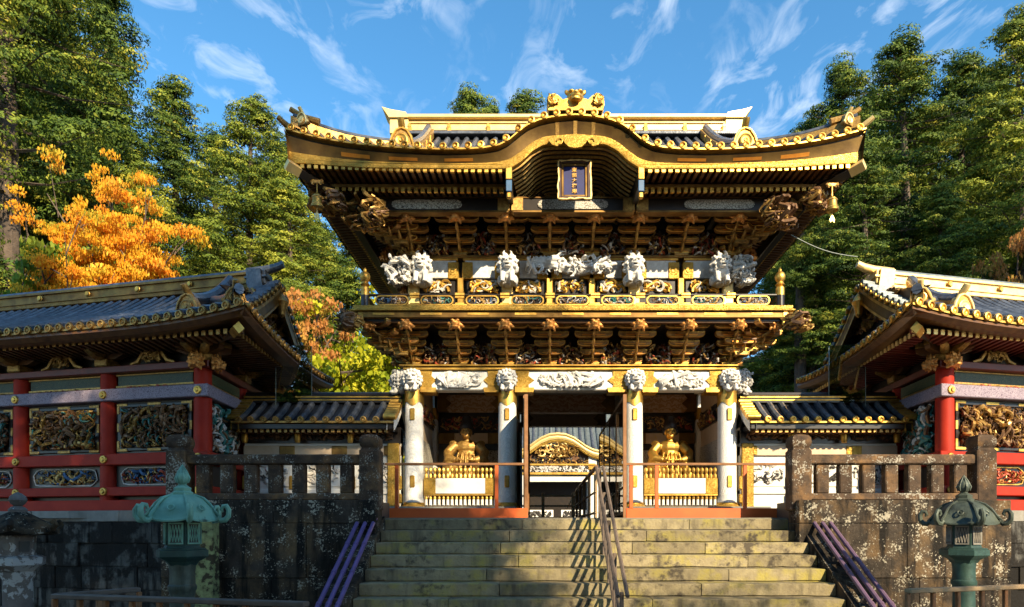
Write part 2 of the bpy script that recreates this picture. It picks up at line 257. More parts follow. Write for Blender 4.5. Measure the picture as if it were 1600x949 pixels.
class MB:
    def __init__(s): s.v = []; s.f = []; s.mi = []; s.cur = 0
    def add(s, vs, fs):
        o = len(s.v); s.v.extend(vs)
        for f in fs: s.f.append([i + o for i in f]); s.mi.append(s.cur)
        return s
    def m(s, i): s.cur = i; return s
    def box(s, x0, x1, y0, y1, z0, z1, b=0.0):
        if x1 < x0: x0, x1 = x1, x0
        if y1 < y0: y0, y1 = y1, y0
        if z1 < z0: z0, z1 = z1, z0
        if b <= 0:
            v = [(x, y, z) for x in (x0, x1) for y in (y0, y1) for z in (z0, z1)]
            return s.add(v, [(0, 1, 3, 2), (4, 6, 7, 5), (0, 4, 5, 1), (2, 3, 7, 6), (0, 2, 6, 4), (1, 5, 7, 3)])
        b = min(b, (x1 - x0) * .45, (y1 - y0) * .45, (z1 - z0) * .45)
        v = []
        for sx in (0, 1):
            for sy in (0, 1):
                for sz in (0, 1):
                    X = (x0, x1)[sx]; Y = (y0, y1)[sy]; Z = (z0, z1)[sz]
                    dx = b if sx == 0 else -b; dy = b if sy == 0 else -b; dz = b if sz == 0 else -b
                    v += [(X, Y + dy, Z + dz), (X + dx, Y, Z + dz), (X + dx, Y + dy, Z)]
        I = lambda sx, sy, sz, k: (sx * 4 + sy * 2 + sz) * 3 + k
        fs = [(I(0,0,0,0), I(0,0,1,0), I(0,1,1,0), I(0,1,0,0)), (I(1,0,0,0), I(1,1,0,0), I(1,1,1,0), I(1,0,1,0)),
              (I(0,0,0,1), I(1,0,0,1), I(1,0,1,1), I(0,0,1,1)), (I(0,1,0,1), I(0,1,1,1), I(1,1,1,1), I(1,1,0,1)),
              (I(0,0,0,2), I(0,1,0,2), I(1,1,0,2), I(1,0,0,2)), (I(0,0,1,2), I(1,0,1,2), I(1,1,1,2), I(0,1,1,2))]
        for a in (0, 1):
            for c in (0, 1):
                fs.append((I(a,c,0,0), I(a,c,0,1), I(a,c,1,1), I(a,c,1,0)))
                fs.append((I(a,0,c,0), I(a,1,c,0), I(a,1,c,2), I(a,0,c,2)))
                fs.append((I(0,a,c,1), I(1,a,c,1), I(1,a,c,2), I(0,a,c,2)))
                for d in (0, 1): fs.append((I(a,c,d,0), I(a,c,d,1), I(a,c,d,2)))
        return s.add(v, fs)
    def tube(s, pts, rad, n=6, caps=True, flat=1.0):
        pts = [Vector(p) for p in pts]; k = len(pts)
        if not hasattr(rad, '__len__'): rad = [rad] * k
        t0 = (pts[1] - pts[0]).normalized()
        up = Vector((0, 0, 1)) if abs(t0.z) < 0.9 else Vector((1, 0, 0))
        nrm = (up - t0 * up.dot(t0)).normalized(); vs = []
        for i in range(k):
            t = (pts[min(i + 1, k - 1)] - pts[max(i - 1, 0)])
            t = t.normalized() if t.length > 1e-9 else t0
            nrm = (nrm - t * nrm.dot(t))
            nrm = nrm.normalized() if nrm.length > 1e-6 else t.orthogonal().normalized()
            bi = t.cross(nrm)
            for j in range(n):
                a = 2 * math.pi * j / n
                p = pts[i] + (nrm * math.cos(a) * flat + bi * math.sin(a)) * rad[i]
                vs.append(tuple(p))
        fs = [(i * n + j, i * n + (j + 1) % n, (i + 1) * n + (j + 1) % n, (i + 1) * n + j) for i in range(k - 1) for j in range(n)]
        if caps: fs += [tuple(range(n - 1, -1, -1)), tuple(range((k - 1) * n, k * n))]
        return s.add(vs, fs)
    def lathe(s, prof, n=16, c=(0, 0, 0), ax='z', a0=0.0):
        vs = []
        for r, h in prof:
            for j in range(n):
                a = a0 + 2 * math.pi * j / n
                u, w = r * math.cos(a), r * math.sin(a)
                p = (u, w, h) if ax == 'z' else ((u, h, w) if ax == 'y' else (h, u, w))
                vs.append((c[0] + p[0], c[1] + p[1], c[2] + p[2]))
        k = len(prof)
        fs = [(i * n + j, i * n + (j + 1) % n, (i + 1) * n + (j + 1) % n, (i + 1) * n + j) for i in range(k - 1) for j in range(n)]
        if prof[0][0] > 1e-6: fs.append(tuple(range(n - 1, -1, -1)))
        if prof[-1][0] > 1e-6: fs.append(tuple(range((k - 1) * n, k * n)))
        return s.add(vs, fs)
    def ell(s, c, r, rot=None, n=10, k=7):
        if not hasattr(r, '__len__'): r = (r, r, r)
        vs = []
        for i in range(k + 1):
            th = math.pi * i / k
            for j in range(n):
                a = 2 * math.pi * j / n
                p = Vector((r[0] * math.sin(th) * math.cos(a), r[1] * math.sin(th) * math.sin(a), r[2] * math.cos(th)))
                if rot: p = rot @ p
                vs.append((c[0] + p.x, c[1] + p.y, c[2] + p.z))
        fs = [(i * n + j, (i + 1) * n + j, (i + 1) * n + (j + 1) % n, i * n + (j + 1) % n) for i in range(k) for j in range(n)]
        return s.add(vs, fs)
    def prism(s, poly, a0, a1, ax='y'):
        """2-D outline (u,v) extruded from a0 to a1: ax y -> (u,a,v); x -> (a,u,v)"""
        n = len(poly); vs = []
        for a in (a0, a1):
            for u, v in poly: vs.append((u, a, v) if ax == 'y' else ((a, u, v) if ax == 'x' else (u, v, a)))
        fs = [tuple(range(n)), tuple(range(2 * n - 1, n - 1, -1))] + [(i, i + n, (i + 1) % n + n, (i + 1) % n) for i in range(n)]
        return s.add(vs, fs)
    def strip(s, rows):
        """rows of equal length joined as a sheet"""
        n = len(rows[0]); vs = [tuple(p) for r in rows for p in r]
        return s.add(vs, [(i * n + j, i * n + j + 1, (i + 1) * n + j + 1, (i + 1) * n + j) for i in range(len(rows) - 1) for j in range(n - 1)])
    def mesh(s, name, mats, ang=38):
        me = bpy.data.meshes.new(name)
        v, f = s.v, s.f
        if SHR[0]: v = [(x + SHR[0] * y, y, z) for x, y, z in v]
        if SG[0] < 0:
            v = [(-x, y, z) for x, y, z in v]; f = [q[::-1] for q in f]
        me.from_pydata(v, [], f)
        if not isinstance(mats, (list, tuple)): mats = [mats]
        for q in mats: me.materials.append(M[q])
        me.polygons.foreach_set('material_index', s.mi)
        me.polygons.foreach_set('use_smooth', [True] * len(f))
        me.set_sharp_from_angle(angle=R(ang))
        return me
    def build(s, name, mats, parent=None, ang=38, **kw):
        return inst(s.mesh(name, mats, ang), name, parent, **kw)

def inst(me, name, parent=None, loc=(0, 0, 0), rot=(0, 0, 0), scale=None, label=None, kind=None, cat=None, group=None):
    o = bpy.data.objects.new(name, me); COL.objects.link(o)
    if parent: o.parent = parent
    o.location = loc; o.rotation_euler = rot
    if scale: o.scale = scale if hasattr(scale, '__len__') else (scale,) * 3
    if label: o['label'] = label
    if cat: o['category'] = cat
    if kind: o['kind'] = kind
    if group: o['group'] = group
    return o

def thing(name, label, cat, loc=(0, 0, 0), rz=0, group=None):
    o = bpy.data.objects.new(name, None); COL.objects.link(o)
    o.location = loc; o.rotation_euler = (0, 0, rz); o['label'] = label; o['category'] = cat
    o.empty_display_size = 0.2
    if group: o['group'] = group
    return o

def fuse(mb, name, m, voxel, smooth=2):
    """melt overlapping volumes into one continuous sculpted surface"""
    me = mb.mesh(name + '_raw', m); ob = bpy.data.objects.new(name + '_raw', me); COL.objects.link(ob)
    r = ob.modifiers.new('r', 'REMESH'); r.mode = 'VOXEL'; r.voxel_size = voxel; r.use_smooth_shade = True
    if smooth:
        q = ob.modifiers.new('s', 'SMOOTH'); q.iterations = smooth; q.factor = 0.5
    dg = bpy.context.evaluated_depsgraph_get()
    out = bpy.data.meshes.new_from_object(ob.evaluated_get(dg)); out.name = name
    out.materials.clear(); out.materials.append(M[m] if isinstance(m, str) else M[m[0]])
    bpy.data.objects.remove(ob); bpy.data.meshes.remove(me)
    return out

def curls(mb, cx, y, cz, w, h, n, r, seed, mis=(0,), oval=False, depth=0.05, seg=9, main=0, sides=5):
    """carved relief in the x-z plane facing -y: sinuous tapering scrolls, some closing into spirals"""
    q = random.Random(seed)
    def inside(x, z):
        u, v = (x - cx) / (w / 2), (z - cz) / (h / 2)
        return (abs(u) ** 3 + abs(v) ** 3 < 1) if oval else (abs(u) < 1 and abs(v) < 1)
    for i in range(n):
        for _ in range(20):
            x, z = cx + (q.random() - .5) * w, cz + (q.random() - .5) * h
            if inside(x, z): break
        a = q.random() * 6.283; k = q.choice([-1, 1]) * q.uniform(0.15, 0.75); step = r * q.uniform(1.3, 2.4)
        big = i < main; rr = r * (1.8 if big else q.uniform(0.6, 1.25)); S = seg * (3 if big else 1)
        y0 = y - q.random() * depth - (depth * .6 if big else 0); pts = []; rad = []
        for j in range(S):
            pts.append((x, y0 - depth * .45 * math.sin(j * .9 + i), z)); t = j / (S - 1)
            rad.append(rr * (0.25 + 0.75 * math.sin(math.pi * min(1, .12 + t * .88)) ** .6))
            a += k * (0.5 + t * (1.1 if not big else 0)) + (q.uniform(-.2, .2)); 
            if big and q.random() < .12: k = -k
            nx, nz = x + math.cos(a) * step, z + math.sin(a) * step
            if not inside(nx, nz): a += 2.2; nx, nz = x + math.cos(a) * step * .6, z + math.sin(a) * step * .6
            x, z = nx, nz
            x = min(max(x, cx - w / 2), cx + w / 2); z = min(max(z, cz - h / 2), cz + h / 2)
        mb.m(q.choice(mis)); mb.tube(pts, rad, sides)
    mb.m(0)
    return mb

# pieces used again and again ------------------------------------------------
def cap_mesh(name, r=0.066, m=('gold', 'gold_dark')):
    b = MB(); b.lathe([(0, -.022), (r * .30, -.030), (r * .42, -.016), (r * .62, -.016), (r * .72, -.040), (r, -.034), (r, .05)], 14, ax='y')
    return b.mesh(name, m)

def tile_row(mb, pts, r, seglen=0.30, n=7):
    """half-round cover tiles lying along a line, each lapping the next"""
    P = [Vector(p) for p in pts]; out = []; rad = []
    tot = 0
    for i in range(len(P) - 1):
        L = (P[i + 1] - P[i]).length; k = max(1, int(round(L / seglen)))
        for j in range(k):
            a = P[i].lerp(P[i + 1], j / k); c = P[i].lerp(P[i + 1], (j + .96) / k)
            out += [a, c]; rad += [r * 1.03, r * .985]
    return mb.tube(out, rad, n)

def lion_head(q=1.0, mane=True, curly=False):
    b = MB(); E = b.ell
    E((0, 0, 0), (.17, .17, .17)); E((0, -.14, -.035), (.115, .10, .075)); E((0, -.225, .0), (.055, .035, .035))
    E((0, -.15, -.11), (.10, .075, .04)); E((-.075, -.14, .075), (.06, .05, .035)); E((.075, -.14, .075), (.06, .05, .035))
    for sx in (-1, 1): E((sx * .155, -.01, .14), (.05, .03, .07), Matrix.Rotation(sx * .5, 3, 'Y'))
    if curly:
        for ring, (rr_, yy_, nb_, br_) in enumerate(((.185, -.075, 13, .034), (.215, .0, 15, .042), (.215, .085, 13, .048), (.15, .16, 9, .055))):
            for k in range(nb_):
                a = math.pi * (k / (nb_ - 1)) * 1.62 - .97 + .06 * (ring % 2)
                E((math.cos(a) * rr_, yy_, math.sin(a) * rr_), br_, n=8, k=6)
    elif mane:
        for k in range(15):
            a = math.pi * (k / 14) * 1.56 - .88; c, s_ = math.cos(a), math.sin(a)
            for (r0, y0, r1, y1, w) in ((.13, -.04, .25, -.05, .042), (.14, .06, .29, .05, .05)):
                j = .18 if (k % 2) else -.12
                b.tube([(c * r0, y0, s_ * r0), (math.cos(a + j * .6) * (r0 + r1) / 2, y0 - .03, math.sin(a + j * .6) * (r0 + r1) / 2), (math.cos(a + j) * r1, y1, math.sin(a + j) * r1)], [w, w * .85, .010], 6)
        for s_ in (-1, 1): b.tube([(s_ * .07, -.05, .13), (s_ * .10, -.06, .24), (s_ * .07, -.03, .31)], [.035, .026, .010], 6)
    return b
# ================================================================== setting
GX, GY, GZ = 0.65, 16.2, 2.0          # gate centre and terrace level

def ground_z(x, y):
    a = max(0.0, abs(x - GX) - 11.0); b = max(0.0, y - 46.0)
    s = max(0.0, min(1.0, (y - 15.0) / 12.0))
    return GZ - 0.21 + s * min(16.0, a * 0.16) + min(26.0, b * 0.45)

b = MB()
b.add([(-400, -400, 0), (400, -400, 0), (400, 400, 0), (-400, 400, 0)], [(0, 1, 2, 3)])
b.build('ground', 'gravel', kind='structure')
b = MB(); xs = [GX + (i - 24) * 5.0 * (1 + abs(i - 24) * .06) for i in range(49)]; ys = [12.6, 15, 18, 22, 27, 32, 38, 44, 50, 58, 68, 80, 95, 115, 140, 180, 240]
b.strip([[(x, y, ground_z(x, y)) for x in xs] for y in ys])
b.build('hillside_terrain', 'forest_floor', kind='structure')
b = MB(); b.box(-6.7, 8.3, 12.02, 15.6, 0.02, 1.79); b.box(GX - 6.5, GX + 6.5, 15.6, 60, 1.2, 1.80)
b.build('terrace_ground', 'paving', kind='structure')

# ---- stone stairs: every tread is laid from two to four long stones
st = thing('stone_stairs', 'broad mossy stone staircase climbing to the ornate golden gate', 'stairs', (GX + .25, 11, 0))
SX0, SX1, SD, SH, STOP = -2.92, 4.74, 0.345, 0.2115, 1.765
px = lambda x, d: (x - 845) / 1000 * d
joints = {0: [817, 1077], 1: [796, 1010], 2: [782, 988, 1102], 3: [810, 1169], 4: [760, 1139], 5: [780, 1096], 6: [700, 1020], 7: [850, 1180], 8: [720, 960, 1220]}
for k in range(9):
    zt = STOP - SH * k; yf = 12.0 - SD * k; zb = zt - SH - .02
    cuts = [SX0] + [px(j, yf) for j in joints[k]] + [SX1]
    for i in range(len(cuts) - 1):
        b = MB(); j = rnd.uniform(-.008, .008); n = 8
        x0, x1 = cuts[i] + .006 - st.location.x, cuts[i + 1] - .006 - st.location.x
        # uneven worn nose: a strip of sections along the stone
        rows = []
        for q in range(n + 1):
            x = x0 + (x1 - x0) * q / n; w = rnd.uniform(-.006, .006); h = rnd.uniform(-.005, .004)
            if q in (0, n): h -= .008; w += .006
            yy = yf - 11 + j + w
            zu = max(zt - SH + .020 + rnd.uniform(-.006, .008), .01)
            rows.append([(x, yy + .035, max(zb, .0)), (x, yy + .032, zu - .004), (x, yy + .003, zu), (x, yy - .002, zt - .012 + h), (x, yy + .016, zt + h), (x, yy + SD + .05, zt + h * .3), (x, yy + SD + .05, max(zb, 0))])
        b.strip(rows)
        m_ = len(b.v); r0 = list(range(7)); b.f += [r0[::-1], [len(b.v) - 7 + t for t in range(7)]]; b.mi += [0, 0]
        b.build('step_stone', 'stone_step', st, ang=30)

def stringer(side, x0, x1):
    t = thing('stair_kerb', 'sloping dark stone kerb along the %s edge of the stone stairs' % side, 'stone kerb', ((x0 + x1) / 2, 10.6, 0), group='kerbs beside the stairs')
    n = 4
    for i in range(n):
        ya, yb = 12.0 - i * .80, 12.0 - (i + 1) * .80 + .008
        z = lambda y: STOP + .05 + (y - 12.0) * SH / SD
        bb = MB(); bb.prism([(ya - 10.6, max(0, z(ya) - .5)), (ya - 10.6, z(ya)), (yb - 10.6, max(z(yb), .06)), (yb - 10.6, max(0, z(yb) - .5))], (x0 - x1) / 2, (x1 - x0) / 2, 'x')
        bb.build('kerb_stone', 'stone_dark', t)
    return t
stringer('left', -3.40, -2.93); stringer('right', 4.75, 5.20)

def pipes(side, x, dx, m):
    t = thing('pipe_bundle', 'three parallel %s pipes sloping down the %s side of the stairs' % (('violet', 'left') if side < 0 else ('mauve', 'right')), 'pipes', (x, 10.5, 0), group='pipe bundles beside the stairs')
    sl = SH / SD
    z = lambda y: STOP + .16 + (y - 12.0) * sl
    for i in range(3):
        bb = MB(); bb.tube([(i * dx, 11.75 - 10.5, z(11.75) + .09), (i * dx, 10.6 - 10.5, z(10.6) + .09), (i * dx, 9.0 - 10.5, z(9.0) + .09)], .036, 8)
        for y in (11.6, 10.9, 10.2, 9.5): bb.tube([(i * dx, y - 10.5, z(y) + .09), (i * dx, y - 10.55, z(y - .05) + .09)], .043, 8)
        bb.build('pipe', m, t)
    for y in (11.55, 10.6, 9.65):
        bb = MB(); bb.box(min(0, 2 * dx) - .06, max(0, 2 * dx) + .06, y - 10.53, y - 10.47, z(y) - .02, z(y) + .05)
        bb.box(dx - .02, dx + .02, y - 10.52, y - 10.48, z(y) - .13, z(y) - .02)
        bb.build('clamp', 'wood_grey', t)
pipes(-1, -3.00, -.145, 'pipe_violet'); pipes(1, 4.90, .145, 'pipe')

# ---- retaining walls of cut stone
def wall(name, label, p0, p1, thick, z1, courses, m, seed, wmin=.6, wmax=1.3, capm=None, rough=.012):
    """courses of separate stones between plan points p0 and p1; the thing's local x runs along the wall, -y faces the viewer"""
    q = random.Random(seed); d = Vector((p1[0] - p0[0], p1[1] - p0[1], 0)); L = d.length; rz = math.atan2(d.y, d.x)
    t = thing(name, label, 'stone wall', (p0[0], p0[1], 0), rz)
    core = MB(); core.box(.01, L - .01, .10, thick, 0, z1 - .02); core.build('wall_core', 'carve_black', t)
    z = 0.0
    for ci, h in enumerate(courses):
        x = 0.0
        while x < L - .05:
            w = q.uniform(wmin, wmax)
            if L - x - w < wmin * .6: w = L - x
            bb = MB(); o = q.uniform(-rough, rough)
            bb.box(x + .003, x + w - .003, o, .5, z + .003, z + h - .003, .010)
            bb.build('stone', capm if (capm and ci == len(courses) - 1) else m, t)
            x += w
        z += h
    return t
wall('retaining_wall', 'dark lichen-speckled stone wall under the left balustrade, beside the violet pipes', (-6.80, 11.45), (-2.96, 11.45), 1.1, 2.10, [.70, .98, .42], 'stone_dark', 3, 1.6, 3.2)
wall('retaining_wall', 'sunlit brown stone wall with white lichen below the right balustrade', (4.62, 11.45), (8.42, 11.45), 1.1, 2.10, [.70, .98, .42], 'stone_dark', 8, 1.8, 3.4)
bb = MB(); bb.box(-.17, .17, -.2, .25, 0, 1.72, .02)
bb.build('corner_stone', 'lichen', loc=(-5.92, 11.40, 0), label='upright stone covered in yellow-green lichen beside the verdigris lantern', cat='stone post')

# ---- stone balustrades on top of the walls
def balustrade(label, x0, x1, y, seed, flip=1):
    q = random.Random(seed)
    t = thing('stone_balustrade', label, 'balustrade', ((x0 + x1) / 2, y, 2.10), group='stone balustrades flanking the stairs'); c = (x0 + x1) / 2
    bb = MB(); bb.box(x0 - c, x1 - c, -.17, .17, 0.0, .13, .02); bb.build('base_rail', 'stone_rail', t)
    bb = MB(); bb.box(x0 - c + .16, x1 - c - .16, -.13, .13, .66, .84, .025); bb.build('top_rail', 'stone_rail', t)
    n = 8; w = (x1 - x0) / n
    for i in range(1, n):
        bb = MB(); x = x0 - c + w * i; bb.box(x - .115, x + .115, -.09, .09, .128, .662, .02); bb.build('baluster', 'stone_rail', t)
    for x, hh in ((x0 - c, 1.20), (x1 - c, 1.20)):
        bb = MB(); bb.box(x - .18, x + .18, -.18, .18, -.18, .92, .02); bb.build('post', 'stone_rail', t)
        cp = MB(); a = math.pi / 4; s = math.sqrt(2)
        cp.lathe([(.155 * s, .92), (.14 * s, .96), (.165 * s, 1.0), (.175 * s, 1.06), (.165 * s, 1.14), (.13 * s, 1.19), (.05 * s, 1.215), (0, 1.22)], 4, (x, 0, 0), a0=a)
        cp.build('post_cap', 'stone_rail', t, ang=30)
balustrade('shaded stone balustrade with blackened posts at the left of the stairs', -6.63, -3.12, 11.78, 1)
balustrade('sunlit brown stone balustrade with lichen spots at the right of the stairs', 4.74, 8.10, 11.78, 2)

# ---- walls below the two corridors
COR = R(12.7)
u = Vector((-math.cos(COR), math.sin(COR))); v = Vector((math.sin(COR), math.cos(COR)))
CL = Vector((-6.65, 12.6))
for sgn, lab in ((1, 'wall of rough dark stone blocks below the shaded corridor'), (-1, 'wall of stone blocks below the sunlit corridor')):
    p_in = CL - v * .50 - u * .3; p_out = CL - v * .50 + u * 10.5
    if sgn > 0: a, c = p_out, p_in
    else: a, c = Vector((2 * GX - p_in.x, p_in.y)), Vector((2 * GX - p_out.x, p_out.y))
    wall('retaining_wall', lab, a, c, 2.2, 1.94, [.40, .44, .46, .42, .22], 'stone_grey', 21 + sgn, .42, 1.0, 'stone_plinth', .03)
# ================================================================== the gate
gate = thing('temple_gate', 'tall two-storey gilded temple gate with white columns and curved golden roof', 'gate', (GX, GY, GZ))
FY = -2.2                      # front column plane
CX = [-3.42, -1.38, 1.38, 3.42]
BX = [-3.42, -2.40, -1.38, -.46, .46, 1.38, 2.40, 3.42]

# stone floor and threshold
for s in (-1, 1):
    b = MB(); b.box(s * 1.16, s * 4.2, -2.75, 2.75, -.21, .05, .02); b.build('stone_floor', 'stone_plinth', gate)

# columns
col_me = None
def column_parts(par, first):
    pass
cm = MB(); cm.lathe([(.205, .10), (.205, .3), (.200, 1.5), (.192, 2.62)], 24); COLM = cm.mesh('column', 'white_carved')
cb = MB(); cb.lathe([(.27, .045), (.27, .075), (.235, .10), (.225, .13), (.215, .15)], 24); CBASE = cb.mesh('column_base', 'gold_engraved')
cc = MB()
n = 24
rows = []
for k, zt in enumerate((0, 1)):
    rows.append([(math.cos(2 * math.pi * j / n) * .206, math.sin(2 * math.pi * j / n) * .206, (2.60 if k else 2.28 - .05 * math.cos(2 * math.pi * j / n * 4))) for j in range(n + 1)])
cc.strip(rows); CCOL = cc.mesh('column_collar', 'gold')
cp = MB(); cp.box(-.052, .052, -.225, -.19, -.13, .13, .02); CPL = cp.mesh('gold_plate', 'gold')
cd = MB(); rows = []
for k in (0, 1): rows.append([(math.cos(2 * math.pi * j / n) * .2085, math.sin(2 * math.pi * j / n) * .2085, (.15 if not k else .24 + .07 * abs(math.sin(2 * math.pi * j / n * 2)))) for j in range(n + 1)])
cd.strip(rows); CBAND = cd.mesh('cloud_band', 'white_worn')
for y in (FY, 0, 2.2):
    for x in CX:
        c = inst(COLM, 'column', gate, (x, y, 0))
        inst(CBASE, 'column_base', c); inst(CCOL, 'column_collar', c)
        if y == FY:
            inst(CPL, 'gold_plate', c, (0, 0, 2.05)); inst(CPL, 'gold_plate', c, (0, 0, .60)); inst(CBAND, 'cloud_band', c)

# front lintels: white tablets with gilded ends, carved relief on the face
def lintel(x0, x1, y, z0, z1, carve, seed, front=True):
    b = MB(); b.m(0); b.box(x0, x1, y - .15, y + .15, z0, z1, .02); L = b.build('lintel', ('white', 'gold'), gate)
    for s, xe in ((1, x0), (-1, x1)):
        g = MB(); w = min(.42, (x1 - x0) * .2); zc = (z0 + z1) / 2; h = (z1 - z0)
        poly = [(xe, z0 - .02), (xe + s * w * .75, z0 - .02), (xe + s * w * .7, zc - h * .22), (xe + s * w, zc), (xe + s * w * .7, zc + h * .22), (xe + s * w * .75, z1 + .02), (xe, z1 + .02)]
        g.prism(poly, y - .175, y + .175); g.build('gilt_end', 'gold_engraved', L)
        g = MB(); g.prism([(xe, z0 - .05), (xe + s * w * .95, z0 - .05), (xe + s * w, z0 + .05), (xe, z0 + .05)], y - .19, y + .19); g.build('gilt_moulding', 'gold', L)
    if carve:
        g = MB(); curls(g, (x0 + x1) / 2, y - .16, (z0 + z1) / 2, (x1 - x0) * .58, (z1 - z0) * .78, int(26 * (x1 - x0)), .030, seed, depth=.06, main=3, oval=True)
        g.build('relief_carving', 'white_worn', L, kind='stuff')
    return L
lintel(-3.25, -1.55, FY, 2.58, 3.00, True, 1); lintel(-1.21, 1.21, FY, 2.58, 3.00, True, 2); lintel(1.55, 3.25, FY, 2.58, 3.00, True, 3)
for y, mz in ((0, 2.50), (2.2, 2.50)):
    for x0, x1 in ((-3.25, -1.55), (-1.21, 1.21), (1.55, 3.25)):
        b = MB(); b.box(x0, x1, y - .13, y + .13, mz, 2.95, .015); L = b.build('inner_lintel', 'cream_key' if y == 0 else 'cream', gate)
        for s, xe in ((1, x0), (-1, x1)):
            g = MB(); g.prism([(xe, mz), (xe + s * .30, mz), (xe + s * .22, mz + .1), (xe + s * .36, 2.72), (xe + s * .22, 2.85), (xe + s * .30, 2.95), (xe, 2.95)], y - .15, y + .15); g.build('gilt_end', 'gold_dark', L)
b = MB(); b.box(-3.5, 3.5, -2.3, 2.4, 3.02, 3.08); b.build('passage_ceiling', 'cream', gate)
b = MB()
b.box(-3.62, 3.62, FY - .22, FY + .22, 3.005, 3.075, .012); b.box(-3.70, 3.70, FY - .27, FY + .2, 3.075, 3.11, .008)
b.build('gilt_cornice', 'gold', gate)

# white guardian-lion heads at the column tops
lh = lion_head(curly=True)
for s in (-1, 1): lh.ell((s * .10, -.09, -.22), (.055, .08, .09)); lh.ell((s * .10, -.15, -.27), (.055, .06, .04))
lh.ell((0, .05, -.16), (.16, .12, .14))
LION = fuse(lh, 'lion_head', 'white_worn', .009, 0)
for x in CX: inst(LION, 'lion_head', gate, (x, FY - .27, 2.80), scale=.90)
for s in (-1, 1):
    inst(LION, 'lion_head', gate, (s * 3.74, FY + .02, 2.82), (0, 0, s * R(90)), .98)
    g = MB(); curls(g, 0, 0, 0, .46, .42, 50, .022, 5 + s, depth=.16, oval=True)
    g.build('mane_carving', 'white_worn', gate, loc=(s * 3.72, FY + .05, 2.84), rot=(0, 0, 0), kind='stuff')

# ---- bracket tiers
def arm_mesh(w, name='bracket_arm'):
    b = MB(); h = .105; e = .07
    b.m(0); b.prism([(-w / 2, h), (-w / 2, h * .55), (-w / 2 + e * .5, h * .2), (-w / 2 + e * 1.4, 0), (w / 2 - e * 1.4, 0), (w / 2 - e * .5, h * .2), (w / 2, h * .55), (w / 2, h)], -.055, .055)
    b.m(1); b.box(-w / 2 - .008, w / 2 + .008, -.064, .064, h, h + .022)
    b.tube([(-w / 2, -.058, h * .95), (-w / 2, -.058, h * .55), (-w / 2 + e * .5, -.058, h * .2), (-w / 2 + e * 1.4, -.058, .004), (w / 2 - e * 1.4, -.058, .004), (w / 2 - e * .5, -.058, h * .2), (w / 2, -.058, h * .55), (w / 2, -.058, h * .95)], .009, 4)
    b.m(2); b.prism([(-w * .32, h - .04), (-w * .30, h * .30), (w * .30, h * .30), (w * .32, h - .04)], -.062, -.05)
    return b.mesh(name, ('bracket_gold', 'gold', 'gold_orange'))
def block_mesh():
    b = MB(); b.m(0); b.prism([(-.045, 0), (.045, 0), (.065, .035), (.065, .085), (-.065, .085), (-.065, .035)], -.065, .065)
    b.m(1); b.box(-.069, .069, -.069, .069, .072, .090)
    return b.mesh('bearing_block', ('lacquer', 'gold'))
AW = (.36, .50, .64, .78, .91)
ARMS = [arm_mesh(w) for w in AW]; BLOCK = block_mesh()
hb = lion_head(mane=True)
BEAST = fuse(hb, 'beast_head', 'beast_gold', .02, 0)
b = MB(); b.tube([(0, .2, 0), (0, -.10, .0), (0, -.2, .03), (0, -.26, .09)], [.04, .036, .03, .012], 6); NOSE = b.mesh('bracket_nose', 'gold_old')
def trunk_mesh():
    b = MB(); b.tube([(0, .1, .02), (0, -.08, 0), (0, -.16, -.06), (0, -.20, -.15), (0, -.25, -.17), (0, -.29, -.12)], [.07, .07, .055, .045, .035, .02], 6); return b.mesh('bracket_nose', 'gold_old')
NOSE2 = trunk_mesh()
PED = MB().m(0).box(-.15, .15, -.12, .1, 0, .07, .01).m(1).box(-.155, .155, -.125, .105, .055, .075).mesh('bracket_seat', ('gold_old', 'gold'))

def cluster(x, y, z, rz, tiers, h, p, scale=1.0, head=True, seed=0):
    core = MB(); core.box(-.05, .05, -p * (tiers - 1) * .0 - .08, .15, 0, h * tiers)
    for k in range(tiers): core.box(-.055, .055, -p * k - .10, .12, h * k + .075, h * k + h * .75)
    o = core.build('bracket', 'lacquer_brown', gate, loc=(x, y, z), rot=(0, 0, rz))
    inst(PED, 'bracket_seat', o, (0, -.02, 0))
    for k in range(tiers):
        zz = .075 + h * k; yy = -p * k
        a = inst(ARMS[min(k + 5 - tiers if tiers > 2 else k + 2, 4)], 'bracket_arm', o, (0, yy - .02, zz), scale=(1, 1, h / .165))
        w = AW[min(k + 5 - tiers if tiers > 2 else k + 2, 4)]
        for bx_ in (-w / 2 + .065, -w / 4 + .02, w / 4 - .02, w / 2 - .065): inst(BLOCK, 'bearing_block', o, (bx_, yy - .02, zz + .127 * h / .165), scale=(.8, .9, max(.3, (h - .127 * h / .165) / .09)))
        if k < tiers - 1: inst(NOSE, 'bracket_nose', o, (0, yy - .08, zz + .02))
    if head: inst(BEAST, 'beast_head', o, (0, -p * (tiers - 1) - .20, h * tiers - .02), (R(8), 0, 0), .70)
    return o

